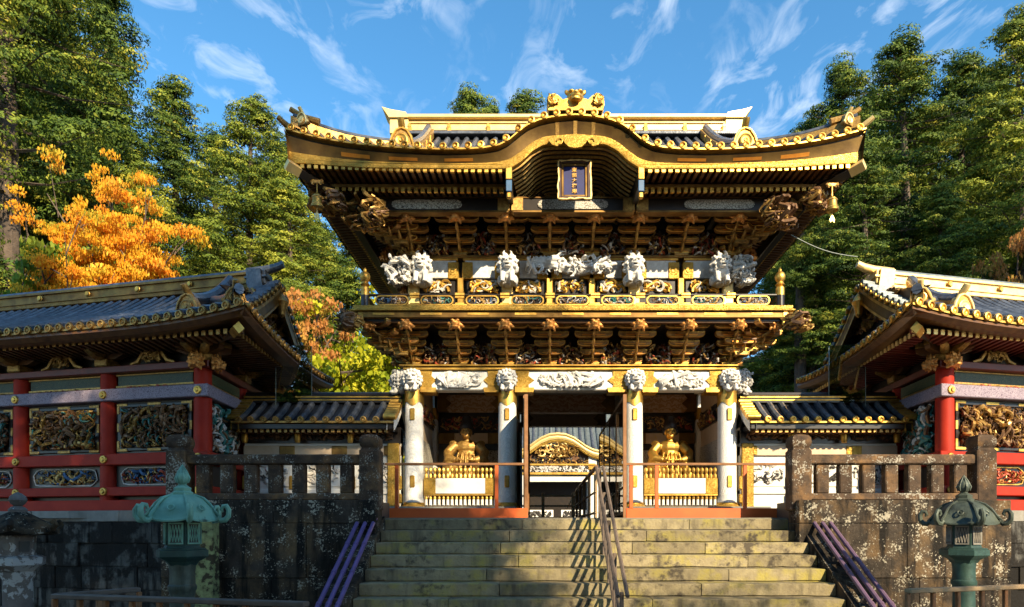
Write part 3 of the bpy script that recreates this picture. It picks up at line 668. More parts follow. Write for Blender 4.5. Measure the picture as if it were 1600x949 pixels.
LZ, LT, LH, LP = 3.11, 5, .142, .165      # lower brackets
UZ, UT, UH, UP = 5.50, 4, .132, .225       # upper brackets
for z, t, h, p in ((LZ, LT, LH, LP), (UZ, UT, UH, UP)):
    for x in BX: cluster(x, FY, z, 0, t, h, p)
    for s in (-1, 1):
        cluster(s * 3.42, FY, z, s * R(45), t, h, p * 1.35)
        for y in (FY, -1.1, 0, 1.1, 2.2): cluster(s * 3.42, y, z, s * R(90), t, h, p, head=(y != FY))
    for x in (-2.40, 0, 2.40): cluster(x, 2.2, z, R(180), t, h, p)
    # extra arms fanning at the corners
    for s in (-1, 1):
        for q in range(3):
            cluster(s * (3.62 + q * .20), FY - .30 - q * .02, z + h * (1.1 + q * .5), 0, 2, h, p, head=False)
    # wall behind the brackets
    b = MB(); b.box(-3.40, 3.40, FY + .02, 2.18, z, z + h * t + .1); b.build('bracket_wall', 'dark_red', gate)
    # painted carvings set between the brackets
    xs_ = [(BX[i] + BX[i + 1]) / 2 for i in range(7)]
    for i, x in enumerate(xs_):
        g = MB(); curls(g, x, FY - .04, z + .24, .54, .46, 64, .021, 40 + i + int(z * 10), (0, 1, 2, 3, 3, 4, 4), depth=.16, seg=7)
        g.build('figure_carving', ('carve_red', 'carve_white', 'carve_black', 'carve_gold', 'carve_brown'), gate, kind='stuff')
# carved beasts standing out at the bracket corners
for s in (-1, 1):
    for (x, y, z, w, hh, n, sd) in ((4.42, -3.30, 3.72, .62, .34, 34, 3), (4.05, -3.35, 5.85, .95, .55, 52, 4), (4.75, -3.45, 6.02, .70, .40, 34, 9)):
        g = MB(); curls(g, 0, 0, 0, w, hh, n * 2, .024, sd + s, (0, 0, 0, 2, 2, 1), depth=.22, oval=True, main=3)
        g.build('beast_carving', ('gold_old', 'gold_dark', 'carve_brown'), gate, loc=(s * x, y, z), rot=(0, 0, s * R(40)), kind='stuff')
# small knobs along the bracket tops
for y0, z in ((FY - .86, 3.80), (FY - .98, 6.02)):
    b = MB(); b.box(-4.1, 4.1, y0 - .06, y0 + .06, z, z + .06); b.build('bracket_tie', 'lacquer_brown', gate)

# ---- balcony
BYF = -3.22; BHW = 4.40
b = MB(); b.box(-4.35, 4.35, BYF + .08, 3.0, 3.82, 3.86); b.build('balcony_soffit', 'lacquer', gate)
b = MB(); b.box(-BHW, BHW, BYF, BYF + .18, 3.86, 3.995, .015)
for s in (-1, 1): b.box(s * BHW, s * (BHW - .18), BYF + .18, 3.2, 3.86, 3.995)
fas = b.build('balcony_fascia', 'gold_dark', gate)
for i in range(9):
    g = MB(); x = (i - 4) * .96; g.box(x - .22, x + .22, BYF - .008, BYF + .01, 3.915, 3.965, .004); g.build('gilt_plate', 'gold', fas)
b = MB(); b.box(-BHW - .10, BHW + .10, BYF - .06, 3.26, 3.995, 4.03, .01)
b.box(-BHW - .06, BHW + .06, BYF - .03, 3.23, 4.03, 4.11, .01); b.build('balcony_deck', 'gold_engraved', gate)
for s in (-1, 1):
    b = MB(); b.box(s * (BHW - .02), s * (BHW + .14), BYF + .02, BYF + .16, 3.80, 3.93, .02); b.build('beam_nose', 'gold_bright', gate)
    b = MB(); b.box(s * (BHW - .15), s * (BHW - .03), BYF - .015, BYF + .05, 3.70, 3.99, .02); b.build('corner_plate', 'gold', gate)
rail = MB(); RY = BYF + .10
rail.box(-BHW + .1, BHW - .1, RY - .035, RY + .035, 4.335, 4.375, .01); rail.box(-BHW + .1, BHW - .1, RY - .03, RY + .03, 4.12, 4.15, .008)
for s in (-1, 1): rail.box(s * (BHW - .2), s * (BHW - .13), RY, 3.0, 4.335, 4.375); rail.box(s * (BHW - .2), s * (BHW - .13), RY, 3.0, 4.12, 4.15)
RL = rail.build('balcony_railing', 'lacquer', gate)
PW = (2 * BHW - .50) / 9
def oval(w, h, n=6):
    r = h / 2; P = []
    for k in range(n + 1): a = -math.pi / 2 + math.pi * k / n; P.append((w / 2 - r + r * math.cos(a), r * math.sin(a)))
    for k in range(n + 1): a = math.pi / 2 + math.pi * k / n; P.append((-w / 2 + r + r * math.cos(a), r * math.sin(a)))
    return P
o1, o2 = oval(.68, .20), oval(.625, .155)
fr = MB(); nn = len(o1)
fr.add([(x, -.03, z) for x, z in o1] + [(x, -.03, z) for x, z in o2] + [(x, .03, z) for x, z in o1] + [(x, .01, z) for x, z in o2],
       [(i, (i + 1) % nn, (i + 1) % nn + nn, i + nn) for i in range(nn)] + [(i, i + 2 * nn, (i + 1) % nn + 2 * nn, (i + 1) % nn) for i in range(nn)] + [(i + nn, (i + 1) % nn + nn, (i + 1) % nn + 3 * nn, i + 3 * nn) for i in range(nn)])
OVF = fr.mesh('oval_frame', 'gold')
bk = MB(); bk.prism(o2, .0, .012); OVB = bk.mesh('panel_backing', 'lacquer')
for i in range(9):
    x = (i - 4) * PW
    inst(OVF, 'oval_frame', RL, (x, RY, 4.243)); inst(OVB, 'panel_backing', RL, (x, RY, 4.243))
    g = MB(); curls(g, 0, -.005, 0, .60, .15, 26, .013, 70 + i, (0, 1, 2, 3), oval=True, depth=.03, seg=7)
    g.build('panel_carving', ('carve_white', 'carve_gold', 'carve_teal' if i % 2 else 'carve_blue', 'carve_brown'), RL, loc=(x, RY, 4.243), kind='stuff')
    if i < 8:
        g = MB(); xx = x + PW / 2
        g.box(xx - .10, xx + .10, RY - .05, RY + .05, 4.33, 4.395, .012); g.box(xx - .16, xx + .16, RY - .05, RY + .02, 4.105, 4.165, .012)
        g.box(xx - .09, xx + .09, RY - .03, RY + .02, 4.165, 4.19); g.box(xx - .09, xx + .09, RY - .03, RY + .02, 4.295, 4.33)
        g.build('rail_mount', 'gold', RL)
for s in (-1, 1):
    for yy in (RY, 2.95):
        g = MB(); g.m(0); g.lathe([(.085, 4.03), (.085, 4.34)], 14, (s * (BHW - .16), yy, 0)); g.m(1)
        g.lathe([(.088, 4.34), (.088, 4.50), (.06, 4.53), (.095, 4.56), (.07, 4.60), (.06, 4.62), (.10, 4.68), (.105, 4.74), (.08, 4.80), (.03, 4.84), (.035, 4.87), (0, 4.92)], 14, (s * (BHW - .16), yy, 0))
        g.build('railing_post', ('lacquer', 'gold'), RL)

# ---- upper storey wall
b = MB(); b.box(-3.35, 3.35, FY + .06, 2.1, 4.1, 5.5); b.build('upper_wall', 'lacquer', gate)
for i in range(7):
    x0, x1 = BX[i], BX[i + 1]; c, w = (x0 + x1) / 2, x1 - x0
    b = MB(); b.box(x0 + .10, x1 - .10, FY - .06, FY + .08, 5.04, 5.45, .012); P = b.build('white_tablet', 'white_worn', gate)
    for s, xe in ((1, x0), (-1, x1)):
        g = MB(); g.box(xe + s * .04, xe + s * .27, FY - .085, FY + .05, 5.02, 5.38, .01); g.lathe([(0, -.105), (.05, -.11), (.055, -.095), (.10, -.095), (.11, -.085)], 12, (xe + s * .16, FY, 5.2), 'y')
        g.build('gilt_end', 'gold_engraved', P)
    g = MB(); g.box(x0 + .06, x1 - .06, FY - .09, FY + .06, 5.42, 5.50, .01); g.build('gilt_band', 'gold', P)
    g = MB(); g.m(0); g.box(x0 + .12, x1 - .12, FY - .02, FY + .07, 4.5, 5.0); g.m(1)
    curls(g, c, FY - .03, 4.86, w * .62, .26, 22, .026, 90 + i, (1, 1, 2), depth=.05)
    g.m(1); g.tube([(c + math.cos(a) * .26, FY - .06, 4.74 + math.sin(a) * .2) for a in [math.pi * k / 8 for k in range(9)]], .035, 6)
    g.build('arched_carving', ('lacquer', 'gold', 'carve_white'), gate, kind='stuff')
for x in BX:
    main = any(abs(x - q) < .01 for q in CX)
    g = MB(); g.box(x - (.12 if main else .07), x + (.12 if main else .07), FY - .10, FY + .1, 4.1, 5.04, .02); g.build('upper_post', 'gold_bright' if main else 'gold', gate)
b = MB(); b.box(-3.45, 3.45, FY - .12, FY + .1, 5.46, 5.52, .01); b.build('gilt_cornice', 'gold_dark', gate)

def seated_lion():
    b = lion_head(); q = MB()
    sh = lambda p, s, d: [(x * s + d[0], y * s + d[1], z * s + d[2]) for x, y, z in p]
    q.add(sh(b.v, 1.05, (0, -.12, .50)), b.f)
    E = q.ell
    E((0, .02, .30), (.19, .19, .24)); E((0, .12, .16), (.20, .20, .18)); E((0, -.05, .36), (.17, .17, .18))
    for s in (-1, 1):
        q.tube([(s * .11, -.12, .32), (s * .12, -.19, .16), (s * .12, -.22, .02)], [.085, .065, .055], 8); E((s * .12, -.26, .02), (.065, .085, .04))
        E((s * .17, .06, .14), (.10, .17, .14)); E((s * .17, -.08, .03), (.06, .12, .04))
        q.tube([(s * .08, -.13, .70), (s * .10, -.10, .80), (s * .06, -.06, .86)], [.035, .028, .012], 6)
        for k in range(3): E((s * (.16 + .03 * k), -.02, .62 - .12 * k), .075, n=7, k=5)
    q.tube([(0, .2, .15), (0, .34, .3), (0, .36, .55), (.05, .28, .72), (0, .24, .82)], [.05, .07, .09, .07, .02], 7)
    return q
SLION = fuse(seated_lion(), 'seated_lion', 'white_worn', .011, 0)
fm = MB()
for s in (-1, 1): fm.ell((s * .068, -.188, .040), (.026, .016, .020), n=8, k=6)
fm.ell((0, -.232, -.078), (.062, .020, .020), n=10, k=6); fm.ell((0, -.262, .004), (.020, .008, .012), n=8, k=5)
FACE = fm.mesh('face_markings', 'carve_black')
for x in (-3.20, -1.36, 1.34, 3.20):
    o = inst(SLION, 'seated_lion', gate, (x, FY - .28, 4.80), (0, 0, 0), .84); inst(FACE, 'face_markings', o, (0, -.12, .50), scale=1.05, kind='stuff')
for o in [o for o in gate.children if o.name.startswith('lion_head')]: inst(FACE, 'face_markings', o, kind='stuff')
for s in (-1, 1):
    g = MB(); curls(g, 0, 0, 0, .60, .62, 80, .024, 15 + s, depth=.22, oval=True, main=3)
    g.build('flying_mane', 'white_worn', gate, loc=(s * 3.62, FY - .10, 5.12), rot=(0, 0, s * R(25)), kind='stuff')
# white dragon stretched across the middle bay
g = MB(); pts = []; rad = []
for k in range(26):
    t = k / 25; pts.append((-.96 + 1.95 * t, FY - .20 - .05 * math.sin(t * 9), 5.24 + .085 * math.sin(t * 7.0 + .4) * (1.1 - t * .5))); rad.append(.03 + .10 * math.sin(math.pi * min(1, t * 1.02)) ** .7)
g.tube(pts, rad, 9)
for k in range(3, 23): g.ell((pts[k][0], pts[k][1] - .01, pts[k][2] + rad[k] * .95), (.025, .02, .035), n=6, k=4)
g.ell((-.36, FY - .27, 5.36), (.15, .11, .085)); g.ell((-.49, FY - .32, 5.33), (.085, .07, .05))
for sx in (-1, 1): g.tube([(-.30, FY - .27 + sx * .05, 5.42), (-.20, FY - .27 + sx * .07, 5.50), (-.12, FY - .25 + sx * .07, 5.51)], [.025, .02, .008], 5)
for (x0, z0, x1, z1) in ((-.62, 5.22, -.70, 5.06), (.10, 5.18, .02, 5.0), (.48, 5.22, .60, 5.06)):
    g.tube([(x0, FY - .25, z0), ((x0 + x1) / 2 + .05, FY - .31, (z0 + z1) / 2), (x1, FY - .29, z1)], [.05, .04, .025], 6)
    for a_ in (-.05, 0, .05): g.tube([(x1, FY - .29, z1), (x1 + a_, FY - .34, z1 - .03)], [.02, .008], 5)
curls(g, -.05, FY - .18, 5.24, 1.85, .36, 90, .020, 33, depth=.14, main=4)
DR = fuse(g, 'white_dragon', 'white_worn', .011, 0)
inst(DR, 'white_dragon', gate)

# ================================================================== gate roof
EX, EYF = 5.44, -4.2
KX = [0, .23, .46, .68, .90, 1.08, 1.25, 1.45, 1.68, 1.95, 2.5, 3.2]
KZ = [.66, .645, .615, .565, .47, .33, .185, .085, .045, .02, 0, 0]
def kara(x): return float(np.interp(abs(x), KX, KZ))
def lift(x): return .40 * (abs(x) / EX) ** 4.4
def z_eave(x): return 6.70 + lift(x) + kara(x)
def prof(t): return 2.78 * (.60 * t + .40 * t * t)
def z_front(x, y):
    t = max(0.0, min(1.0, (abs(EYF) - abs(y)) / abs(EYF)))
    base = 6.70 + prof(t) + lift(x) * (1 - t) ** 1.5
    if y < 0: base = max(base, 6.70 + kara(x) + .10 * t)
    return base
def z_roof(x, y):
    zf = z_front(x, y)
    if abs(x) > 4.15:
        t = (EX - abs(x)) / 4.2
        zf = min(zf, 6.70 + prof(t) + .40 * max(abs(y) / 4.2, 0) ** 4.4 * (1 - t) ** 1.5 + (.0 if abs(y) > 3.0 else 0))
    return zf
xs_ = sorted(set([round(-EX + i * EX / 68, 4) for i in range(137)] + [-4.151, -4.149, 4.149, 4.151]))
ys_ = [-4.2, -4.1, -3.95, -3.75, -3.5, -3.2, -2.8, -2.4, -2.0, -1.5, -1, -.5, 0, .6, 1.2, 2, 2.8, 3.5, 3.9, 4.2]
b = MB(); b.strip([[(x, y, z_roof(x, y)) for x in xs_] for y in ys_]); roof = b.build('roof', 'tile_pan', gate)
# cover-tile rows and gilded eave caps
CAP = cap_mesh('eave_tile')
NR = 46; rows_x = [-(EX - .12) + i * (2 * (EX - .12)) / (NR - 1) for i in range(NR)]
for x in rows_x:
    pts = []; lim = 0.0
    if abs(x) > 4.15: lim = -4.2 + (EX - abs(x)) * 1.0 + .15
    lim = min(lim, -.15)
    y = -4.2
    while y <= lim + 1e-6: pts.append((x, y, z_roof(x, y) + .035)); y += .30
    if len(pts) >= 2:
        g = MB(); tile_row(g, pts, .068); g.build('tile_row', 'tile', roof)
    inst(CAP, 'eave_tile', roof, (x, -4.215, z_eave(x) + .03))
for s in (-1, 1):
    for i in range(34):
        y = -4.05 + i * .245
        inst(CAP, 'eave_tile', roof, (s * (EX + .01), y, 6.70 + .40 * (abs(y) / 4.2) ** 4.4 + .03), (0, 0, s * R(90)))
# eave boards (front): lip, black strip painted as the shadow line, curved fascia, engraved band following the arched gable
def z_low(x):
    return float(np.interp(abs(x), [0, .4, .58, .79, 1.0, 1.21, 1.4, 2.2, 4.0, 5.44], [6.875, 6.87, 6.86, 6.75, 6.55, 6.42, 6.40, 6.40, 6.42, 6.52]))
fx = [-EX + i * EX / 80 for i in range(161)]
b = MB(); b.strip([[(x, -4.235, z_eave(x) - .038) for x in fx], [(x, -4.235, z_eave(x) - .010) for x in fx], [(x, -4.15, z_eave(x) + .0) for x in fx]])
b.strip([[(x, -4.10, z_eave(x) - .05) for x in fx], [(x, -4.235, z_eave(x) - .038) for x in fx]]); b.build('eave_lip', 'gold', roof)
b = MB(); b.strip([[(x, -4.10, z_eave(x) - .11) for x in fx], [(x, -4.10, z_eave(x) - .045) for x in fx]]); b.build('eave_gap_board', 'lacquer', roof)
def mid(x, f): return z_low(x) + .02 + (z_eave(x) - .11 - z_low(x) - .02) * f
b = MB(); b.strip([[(x, -4.06 - .10 * (f ** 1.6), mid(x, f)) for x in fx] for f in (.42, .52, .64, .76, .88, 1.0)])
b.strip([[(x, -4.16, mid(x, 1.0)) for x in fx], [(x, -4.08, mid(x, 1.02)) for x in fx]]); fb = b.build('eave_fascia', 'fascia', roof)
for xc in (-4.15, -3.25, -2.2, 2.2, 3.25, 4.15):
    g = MB(); X = [xc - .27 + .54 * i / 6 for i in range(7)]
    g.strip([[(x, -4.066 - .10 * (f ** 1.6), mid(x, f)) for x in X] for f in (.55, .65, .78)]); g.build('fascia_inlay', 'gold_orange', fb)
for xc in (-.34, 0, .34):
    g = MB(); X = [xc - .035 + .07 * i / 2 for i in range(3)]
    g.strip([[(x, -4.072 - .10 * (f ** 1.6), mid(x, f)) for x in X] for f in (.42, .6, .8, 1.0)]); g.build('fascia_clasp', 'gold_old', fb)
b = MB(); b.strip([[(x, -4.09, z_low(x) - .0) for x in fx], [(x, -4.10, z_low(x) + .04) for x in fx], [(x, -4.085, mid(x, .44)) for x in fx]])
b.strip([[(x, -3.98, z_low(x) - .0) for x in fx], [(x, -4.09, z_low(x)) for x in fx]]); b.build('engraved_bargeboard', 'gold_engraved', roof)
# pendant of the arched gable
b = MB()
for s in (-1, 1):
    P = [(0, 7.02), (s * .44, 6.98), (s * .50, 6.90), (s * .44, 6.82), (s * .34, 6.79), (s * .26, 6.84), (s * .22, 6.90), (s * .19, 6.84), (s * .12, 6.78), (0, 6.755)]
    b.prism(P if s > 0 else P, -4.15, -4.10)
    b.tube([(s * (.30 + .055 * math.cos(a)), -4.16, 6.875 + .055 * math.sin(a)) for a in [k * .7 for k in range(8)]], .014, 5)
b.build('gable_pendant', 'gold_engraved', roof)
# side eave boards
for s in (-1, 1):
    Y = [-4.2 + i * .35 for i in range(25)]
    zl = lambda y: 6.70 + .40 * (abs(y) / 4.2) ** 4.4
    b = MB(); b.strip([[(s * (EX - .05), y, 6.40 + .12 * (abs(y) / 4.2) ** 3) for y in Y], [(s * (EX + .0), y, zl(y) - .10) for y in Y], [(s * (EX + .03), y, zl(y) - .04) for y in Y], [(s * (EX + .03), y, zl(y) + .0) for y in Y]])
    b.build('eave_fascia', 'fascia', roof)
# soffit boards and rafters
def z_raf(sd): return 6.20 + .25 * (sd - .6)
b = MB()
b.strip([[(x, -4.1, 6.47 + .1 * (abs(x) / EX) ** 3) for x in fx if abs(x) > 1.25 and x < 0], [(x, -3.4, 6.50) for x in fx if abs(x) > 1.25 and x < 0], [(x, -2.0, 6.72) for x in fx if abs(x) > 1.25 and x < 0]])
b.build('soffit_boards', 'lacquer', roof); b = MB()
b.strip([[(x, -4.1, 6.47 + .1 * (abs(x) / EX) ** 3) for x in fx if x > 1.25], [(x, -3.4, 6.50) for x in fx if x > 1.25], [(x, -2.0, 6.72) for x in fx if x > 1.25]])
b.build('soffit_boards', 'lacquer', roof)
for s in (-1, 1):
    b = MB(); b.strip([[(s * (EX - .08), y, 6.465) for y in (-4, -2, 0, 2, 4)], [(s * 4.6, y, 6.495) for y in (-4, -2, 0, 2, 4)], [(s * 3.3, y, 6.715) for y in (-4, -2, 0, 2, 4)]])
    b.build('soffit_boards', 'lacquer', roof)
def rafters():
    b = MB()
    def raf(x0, y0, z0, x1, y1, z1, w, h):
        # bar from the eave end to the wall, gilded end face
        d = Vector((x1 - x0, y1 - y0, 0)).normalized(); p = Vector((-d.y, d.x, 0)) * w / 2
        A = Vector((x0, y0, z0)); B = Vector((x1, y1, z1)); H = Vector((0, 0, h))
        vs = [A - p, A + p, A + p + H, A - p + H, B - p, B + p, B + p + H, B - p + H]
        b.m(0); b.add([tuple(q) for q in vs], [(0, 1, 5, 4), (1, 2, 6, 5), (3, 0, 4, 7)])
        e = A - d * .004; b.m(1); b.add([tuple(e - p * 1.15 - H * .08), tuple(e + p * 1.15 - H * .08), tuple(e + p * 1.15 + H * 1.05), tuple(e - p * 1.15 + H * 1.05),
                                         tuple(e - p * 1.15 - H * .08 + d * .05), tuple(e + p * 1.15 - H * .08 + d * .05)], [(3, 2, 1, 0), (0, 1, 5, 4)])
    N = 82
    for i in range(N + 1):
        x = -5.30 + 10.6 * i / N
        if abs(x) < 1.30: continue
        up = .10 * (abs(x) / EX) ** 3
        lim = -2.2 - max(0, abs(x) - 3.42)
        if lim > -4.0: raf(x, -4.07, 6.345 + up, x, min(-3.45, lim), 6.40 + up * .6, .062, .085)
        if lim > -3.55: raf(x, -3.62, 6.20 + up * .6, x, lim, z_raf(4.2 + lim), .066, .09)
    N = 62
    for s in (-1, 1):
        for i in range(N + 1):
            y = -4.05 + 8.1 * i / N; up = .10 * (abs(y) / 4.2) ** 3
            lim = 3.42 + max(0, abs(y) - 2.2)
            if lim < 5.25: raf(s * 5.31, y, 6.345 + up, s * max(4.69, lim), y, 6.40 + up * .6, .062, .085)
            if lim < 4.8: raf(s * 4.86, y, 6.20 + up * .6, s * lim, y, z_raf(EX - lim), .066, .09)
    return b
rafters().build('rafters', ('lacquer_brown', 'gold'), roof, kind='stuff')
b = MB()
for y in (-3.60,):
    b.box(-5.0, -1.3, y - .03, y + .05, 6.29, 6.35); b.box(1.3, 5.0, y - .03, y + .05, 6.29, 6.35)
b.build('rafter_batten', 'gold_dark', roof)
# vaulted ribs inside the arched gable
b = MB(); NV = 15
vx = [-1.22 + 2.44 * i / 24 for i in range(25)]
for k in range(NV):
    y = -3.98 + k * .125
    sh_ = 1 - k * .012
    b.tube([(x * sh_, y, z_low(x) - .02 - k * .012) for x in vx], .026, 5)
b.build('vault_ribs', 'gold_old', roof, kind='stuff')
b = MB(); b.strip([[(x, y, z_low(x) + .04 - (y + 4.0) * .05) for x in vx] for y in (-4.0, -3, -2.0)]); b.build('vault_lining', 'lacquer', roof)
for s in (-1, 1):
    b = MB(); b.box(s * 1.20, s * 1.31, -4.05, -2.4, 6.12, 6.46, .01); b.m(1); b.box(s * 1.195, s * 1.315, -4.09, -4.04, 6.20, 6.46, .012); b.m(2); b.box(s * 1.20, s * 1.31, -4.075, -4.04, 5.98, 6.20, .01)
    b.m(1); b.box(s * 1.21, s * 1.30, -4.06, -3.98, 5.86, 5.98, .02)
    b.build('gable_strut', ('lacquer', 'gold', 'carve_blue'), roof)
b = MB(); curls(b, 0, -2.75, 6.32, 2.0, .42, 70, .03, 77, (0, 1, 2), depth=.2); b.build('vault_carving', ('carve_brown', 'gold_old', 'carve_black'), roof, kind='stuff')
# beam under the eaves
for x0, x1 in ((-4.6, -1.3), (1.3, 4.6), (-1.2, 1.2)):
    b = MB(); b.m(0); b.box(x0, x1, -3.28, -3.12, 6.00, 6.25, .012); b.m(1); b.box(x0, x1, -3.30, -3.11, 5.965, 6.00); b.box(x0, x1, -3.30, -3.10, 6.25, 6.275)
    P = b.build('eave_beam', ('lacquer', 'gold_dark'), gate)
    c = (x0 + x1) / 2; g = MB(); g.prism([(q * 1.5 * 1.0 + c, 6.125 + w * .95) for q, w in oval(.95, .20)], -3.30, -3.27); g.build('beam_panel', 'diaper', P)
    for s in (-1, 1):
        g = MB(); g.box(c + s * (x1 - x0) * .47 - .12, c + s * (x1 - x0) * .47 + .12, -3.31, -3.1, 5.99, 6.255, .01); g.build('gilt_end', 'gold_old', P)
for s in (-1, 1):
    b = MB(); b.box(s * 4.52, s * 4.68, -3.3, 3.2, 6.0, 6.25, .01); b.build('eave_beam', 'lacquer', gate)
    b = MB(); b.box(s * 3.98, s * 4.10, -3.36, -3.2, 5.85, 6.30, .02); b.build('beam_post', 'gold_old', gate)
    # hip rafters
    b = MB(); b.m(0); b.tube([(s * 3.3, -2.1, 6.55), (s * 4.7, -3.5, 6.25), (s * 5.30, -4.08, 6.38)], [.12, .11, .10], 4); b.m(1); b.tube([(s * 5.24, -4.02, 6.37), (s * 5.42, -4.20, 6.42)], [.115, .12], 4)
    b.build('hip_rafter', ('lacquer', 'gold_bright'), roof)
# ---- ridges
def onigawara(par, loc, rot, sc, m='gold_old', m2='gold'):
    b = MB(); b.m(0); P = [(-.26, 0), (-.32, .05), (-.25, .12), (-.21, .26), (-.12, .40), (0, .45), (.12, .40), (.21, .26), (.25, .12), (.32, .05), (.26, 0)]
    b.prism(P, -.05, .10); b.m(1)
    b.tube([(q[0] * .98, -.06, q[1] * .98 + .005) for q in P], .030, 6); b.lathe([(0, -.10), (.04, -.11), (.05, -.09), (.10, -.09), (.12, -.105), (.145, -.09), (.145, -.04)], 14, (0, 0, .17), 'y')
    for s in (-1, 1): b.lathe([(0, -.1), (.05, -.1), (.055, -.05)], 10, (s * .29, 0, .06), 'y')
    b.tube([(0, .15, .38), (0, 0, .46), (0, -.12, .58), (0, -.15, .62)], [.07, .075, .075, .07], 10)
    return b.build('ridge_end_tile', (m, m2), par, loc=loc, rot=rot, scale=sc)
b = MB(); b.m(0); b.box(-4.32, 4.32, -.20, .20, 9.42, 9.80, .02); b.m(0); b.box(-4.36, 4.36, -.235, .235, 9.52, 9.56, .01); b.box(-4.36, 4.36, -.235, .235, 9.70, 9.74, .01); b.box(-4.38, 4.38, -.30, .30, 9.80, 9.90, .02)
b.m(0); b.tube([(-4.4, 0, 9.93), (-3.9, 0, 9.91), (3.9, 0, 9.91), (4.4, 0, 9.93)], .10, 8)
ridge = b.build('roof_ridge', ('gold_bright',), gate)
b = MB(); b.box(-4.2, 4.2, -.36, .36, 9.36, 9.44, .01); b.build('ridge_base', 'tile', ridge)
for i in range(9):
    g = MB(); x = (i - 4) * .98; g.box(x - .055, x + .055, -.27, -.21, 9.40, 9.60, .02); g.lathe([(0, -.03), (.045, -.03), (.05, 0)], 10, (x, -.25, 9.62), 'y'); g.build('ridge_stud', 'gold', ridge)
for s in (-1, 1):
    g = MB(); g.box(s * 3.95, s * 4.42, -.26, .26, 9.42, 9.82, .02); g.prism([(s * 3.95, 9.80), (s * 4.42, 9.80), (s * 4.60, 10.06), (s * 4.40, 10.0), (s * 4.0, 9.93)], -.31, .31)
    g.build('ridge_end', 'gold_bright', ridge)
    # descending ridge and corner ridge
    X = s * 3.42
    pts = [(X, y, z_roof(X, y) + .10 + .05 * ((y + 3.3) / 2.0) ** 2) for y in (-.4, -.9, -1.4, -1.9, -2.4, -2.9, -3.35)]
    g = MB(); g.m(0); g.strip([[(p[0] - .13, p[1], p[2] - .1), ][0:1] + [(p[0] - .13, p[1], p[2] + .12), (p[0] + .13, p[1], p[2] + .12), (p[0] + .13, p[1], p[2] - .1)] for p in pts]); g.m(1); g.tube([(p[0], p[1], p[2] + .15) for p in pts], .085, 8)
    dr = g.build('descending_ridge', ('gold_old', 'tile'), roof)
    for p in pts[1:]:
        k = MB(); k.box(-.15, .15, -.02, .02, -.08, .10); k.build('ridge_band', 'gold', dr, loc=(p[0], p[1], p[2]))
    onigawara(roof, (X, -3.42, z_roof(X, -3.42) + .06), (0, 0, 0), .92, 'gold_old' if s < 0 else 'gold', 'gold')  # left end tile is duller gold, its shade put into the colour
    cpts = []
    for k in range(9):
        t = k / 8; x = s * (3.55 + 1.80 * t); y = -3.30 - .78 * t
        cpts.append((x, y, z_roof(x, y) + .10 + .10 * t ** 3))
    g = MB(); g.m(0)
    g.strip([[(p[0], p[1] - .10, p[2] - .12), (p[0], p[1] - .10, p[2] + .07), (p[0], p[1] + .10, p[2] + .07), (p[0], p[1] + .10, p[2] - .12)] for p in cpts]); g.m(1); g.tube([(p[0], p[1], p[2] + .10) for p in cpts], .075, 8)
    g.m(0); e = cpts[-2]
    g.tube([(e[0] - s * .25, e[1], e[2] + .10), (e[0] + s * .05, e[1] - .03, e[2] + .17), (e[0] + s * .27, e[1] - .10, e[2] + .29)], [.07, .065, .05], 8)
    g.build('corner_ridge', ('gold_old', 'tile'), roof)
    onigawara(roof, (e[0] + s * .02, e[1] - .16, e[2] - .06), (0, 0, s * R(25)), .50, 'gold_old', 'gold_bright')
    g = MB(); g.tube([(s * 5.25, -4.02, 7.12), (s * 5.42, -4.16, 7.16), (s * 5.56, -4.27, 7.26)], [.06, .06, .045], 8); g.build('corner_horn', 'gold_bright' if s > 0 else 'gold_old', roof)  # left horn painted in duller gold to stand for shade
    # gable end boards
    g = MB(); g.prism([(-2.6, 7.7), (0, 9.45), (2.6, 7.7)], s * 4.0, s * 4.12, 'x'); g.build('gable_wall', 'lacquer', roof)
# crest over the arched gable
b = MB(); b.m(0); b.prism([(-.50, 7.42), (-.54, 7.52), (-.53, 7.66), (-.44, 7.72), (-.32, 7.70), (-.24, 7.62), (0, 7.68), (.24, 7.62), (.32, 7.70), (.44, 7.72), (.53, 7.66), (.54, 7.52), (.50, 7.42)], -4.22, -4.02)
crest = b.build('gable_crest', 'gold', roof)
for s in (-1, 1):
    g = MB(); curls(g, s * .42, -4.24, 7.60, .22, .20, 16, .018, 8 + s, depth=.03, oval=True); g.build('scroll_carving', 'gold', crest, kind='stuff')
lc = lion_head(mane=False)
for s in (-1, 1): lc.ell((s * .20, .0, -.10), (.14, .08, .09)); lc.ell((s * .08, -.06, .13), (.06, .06, .04))
inst(fuse(lc, 'crest_lion', 'gold', .014, 1), 'crest_lion', crest, (0, -4.14, 7.67), scale=(1.0, 1, .86))
b = MB(); b.tube([(0, -4.1, 7.44), (0, -3.0, 7.55), (0, -1.8, 7.75)], .12, 8); b.build('gable_ridge', 'tile', roof)
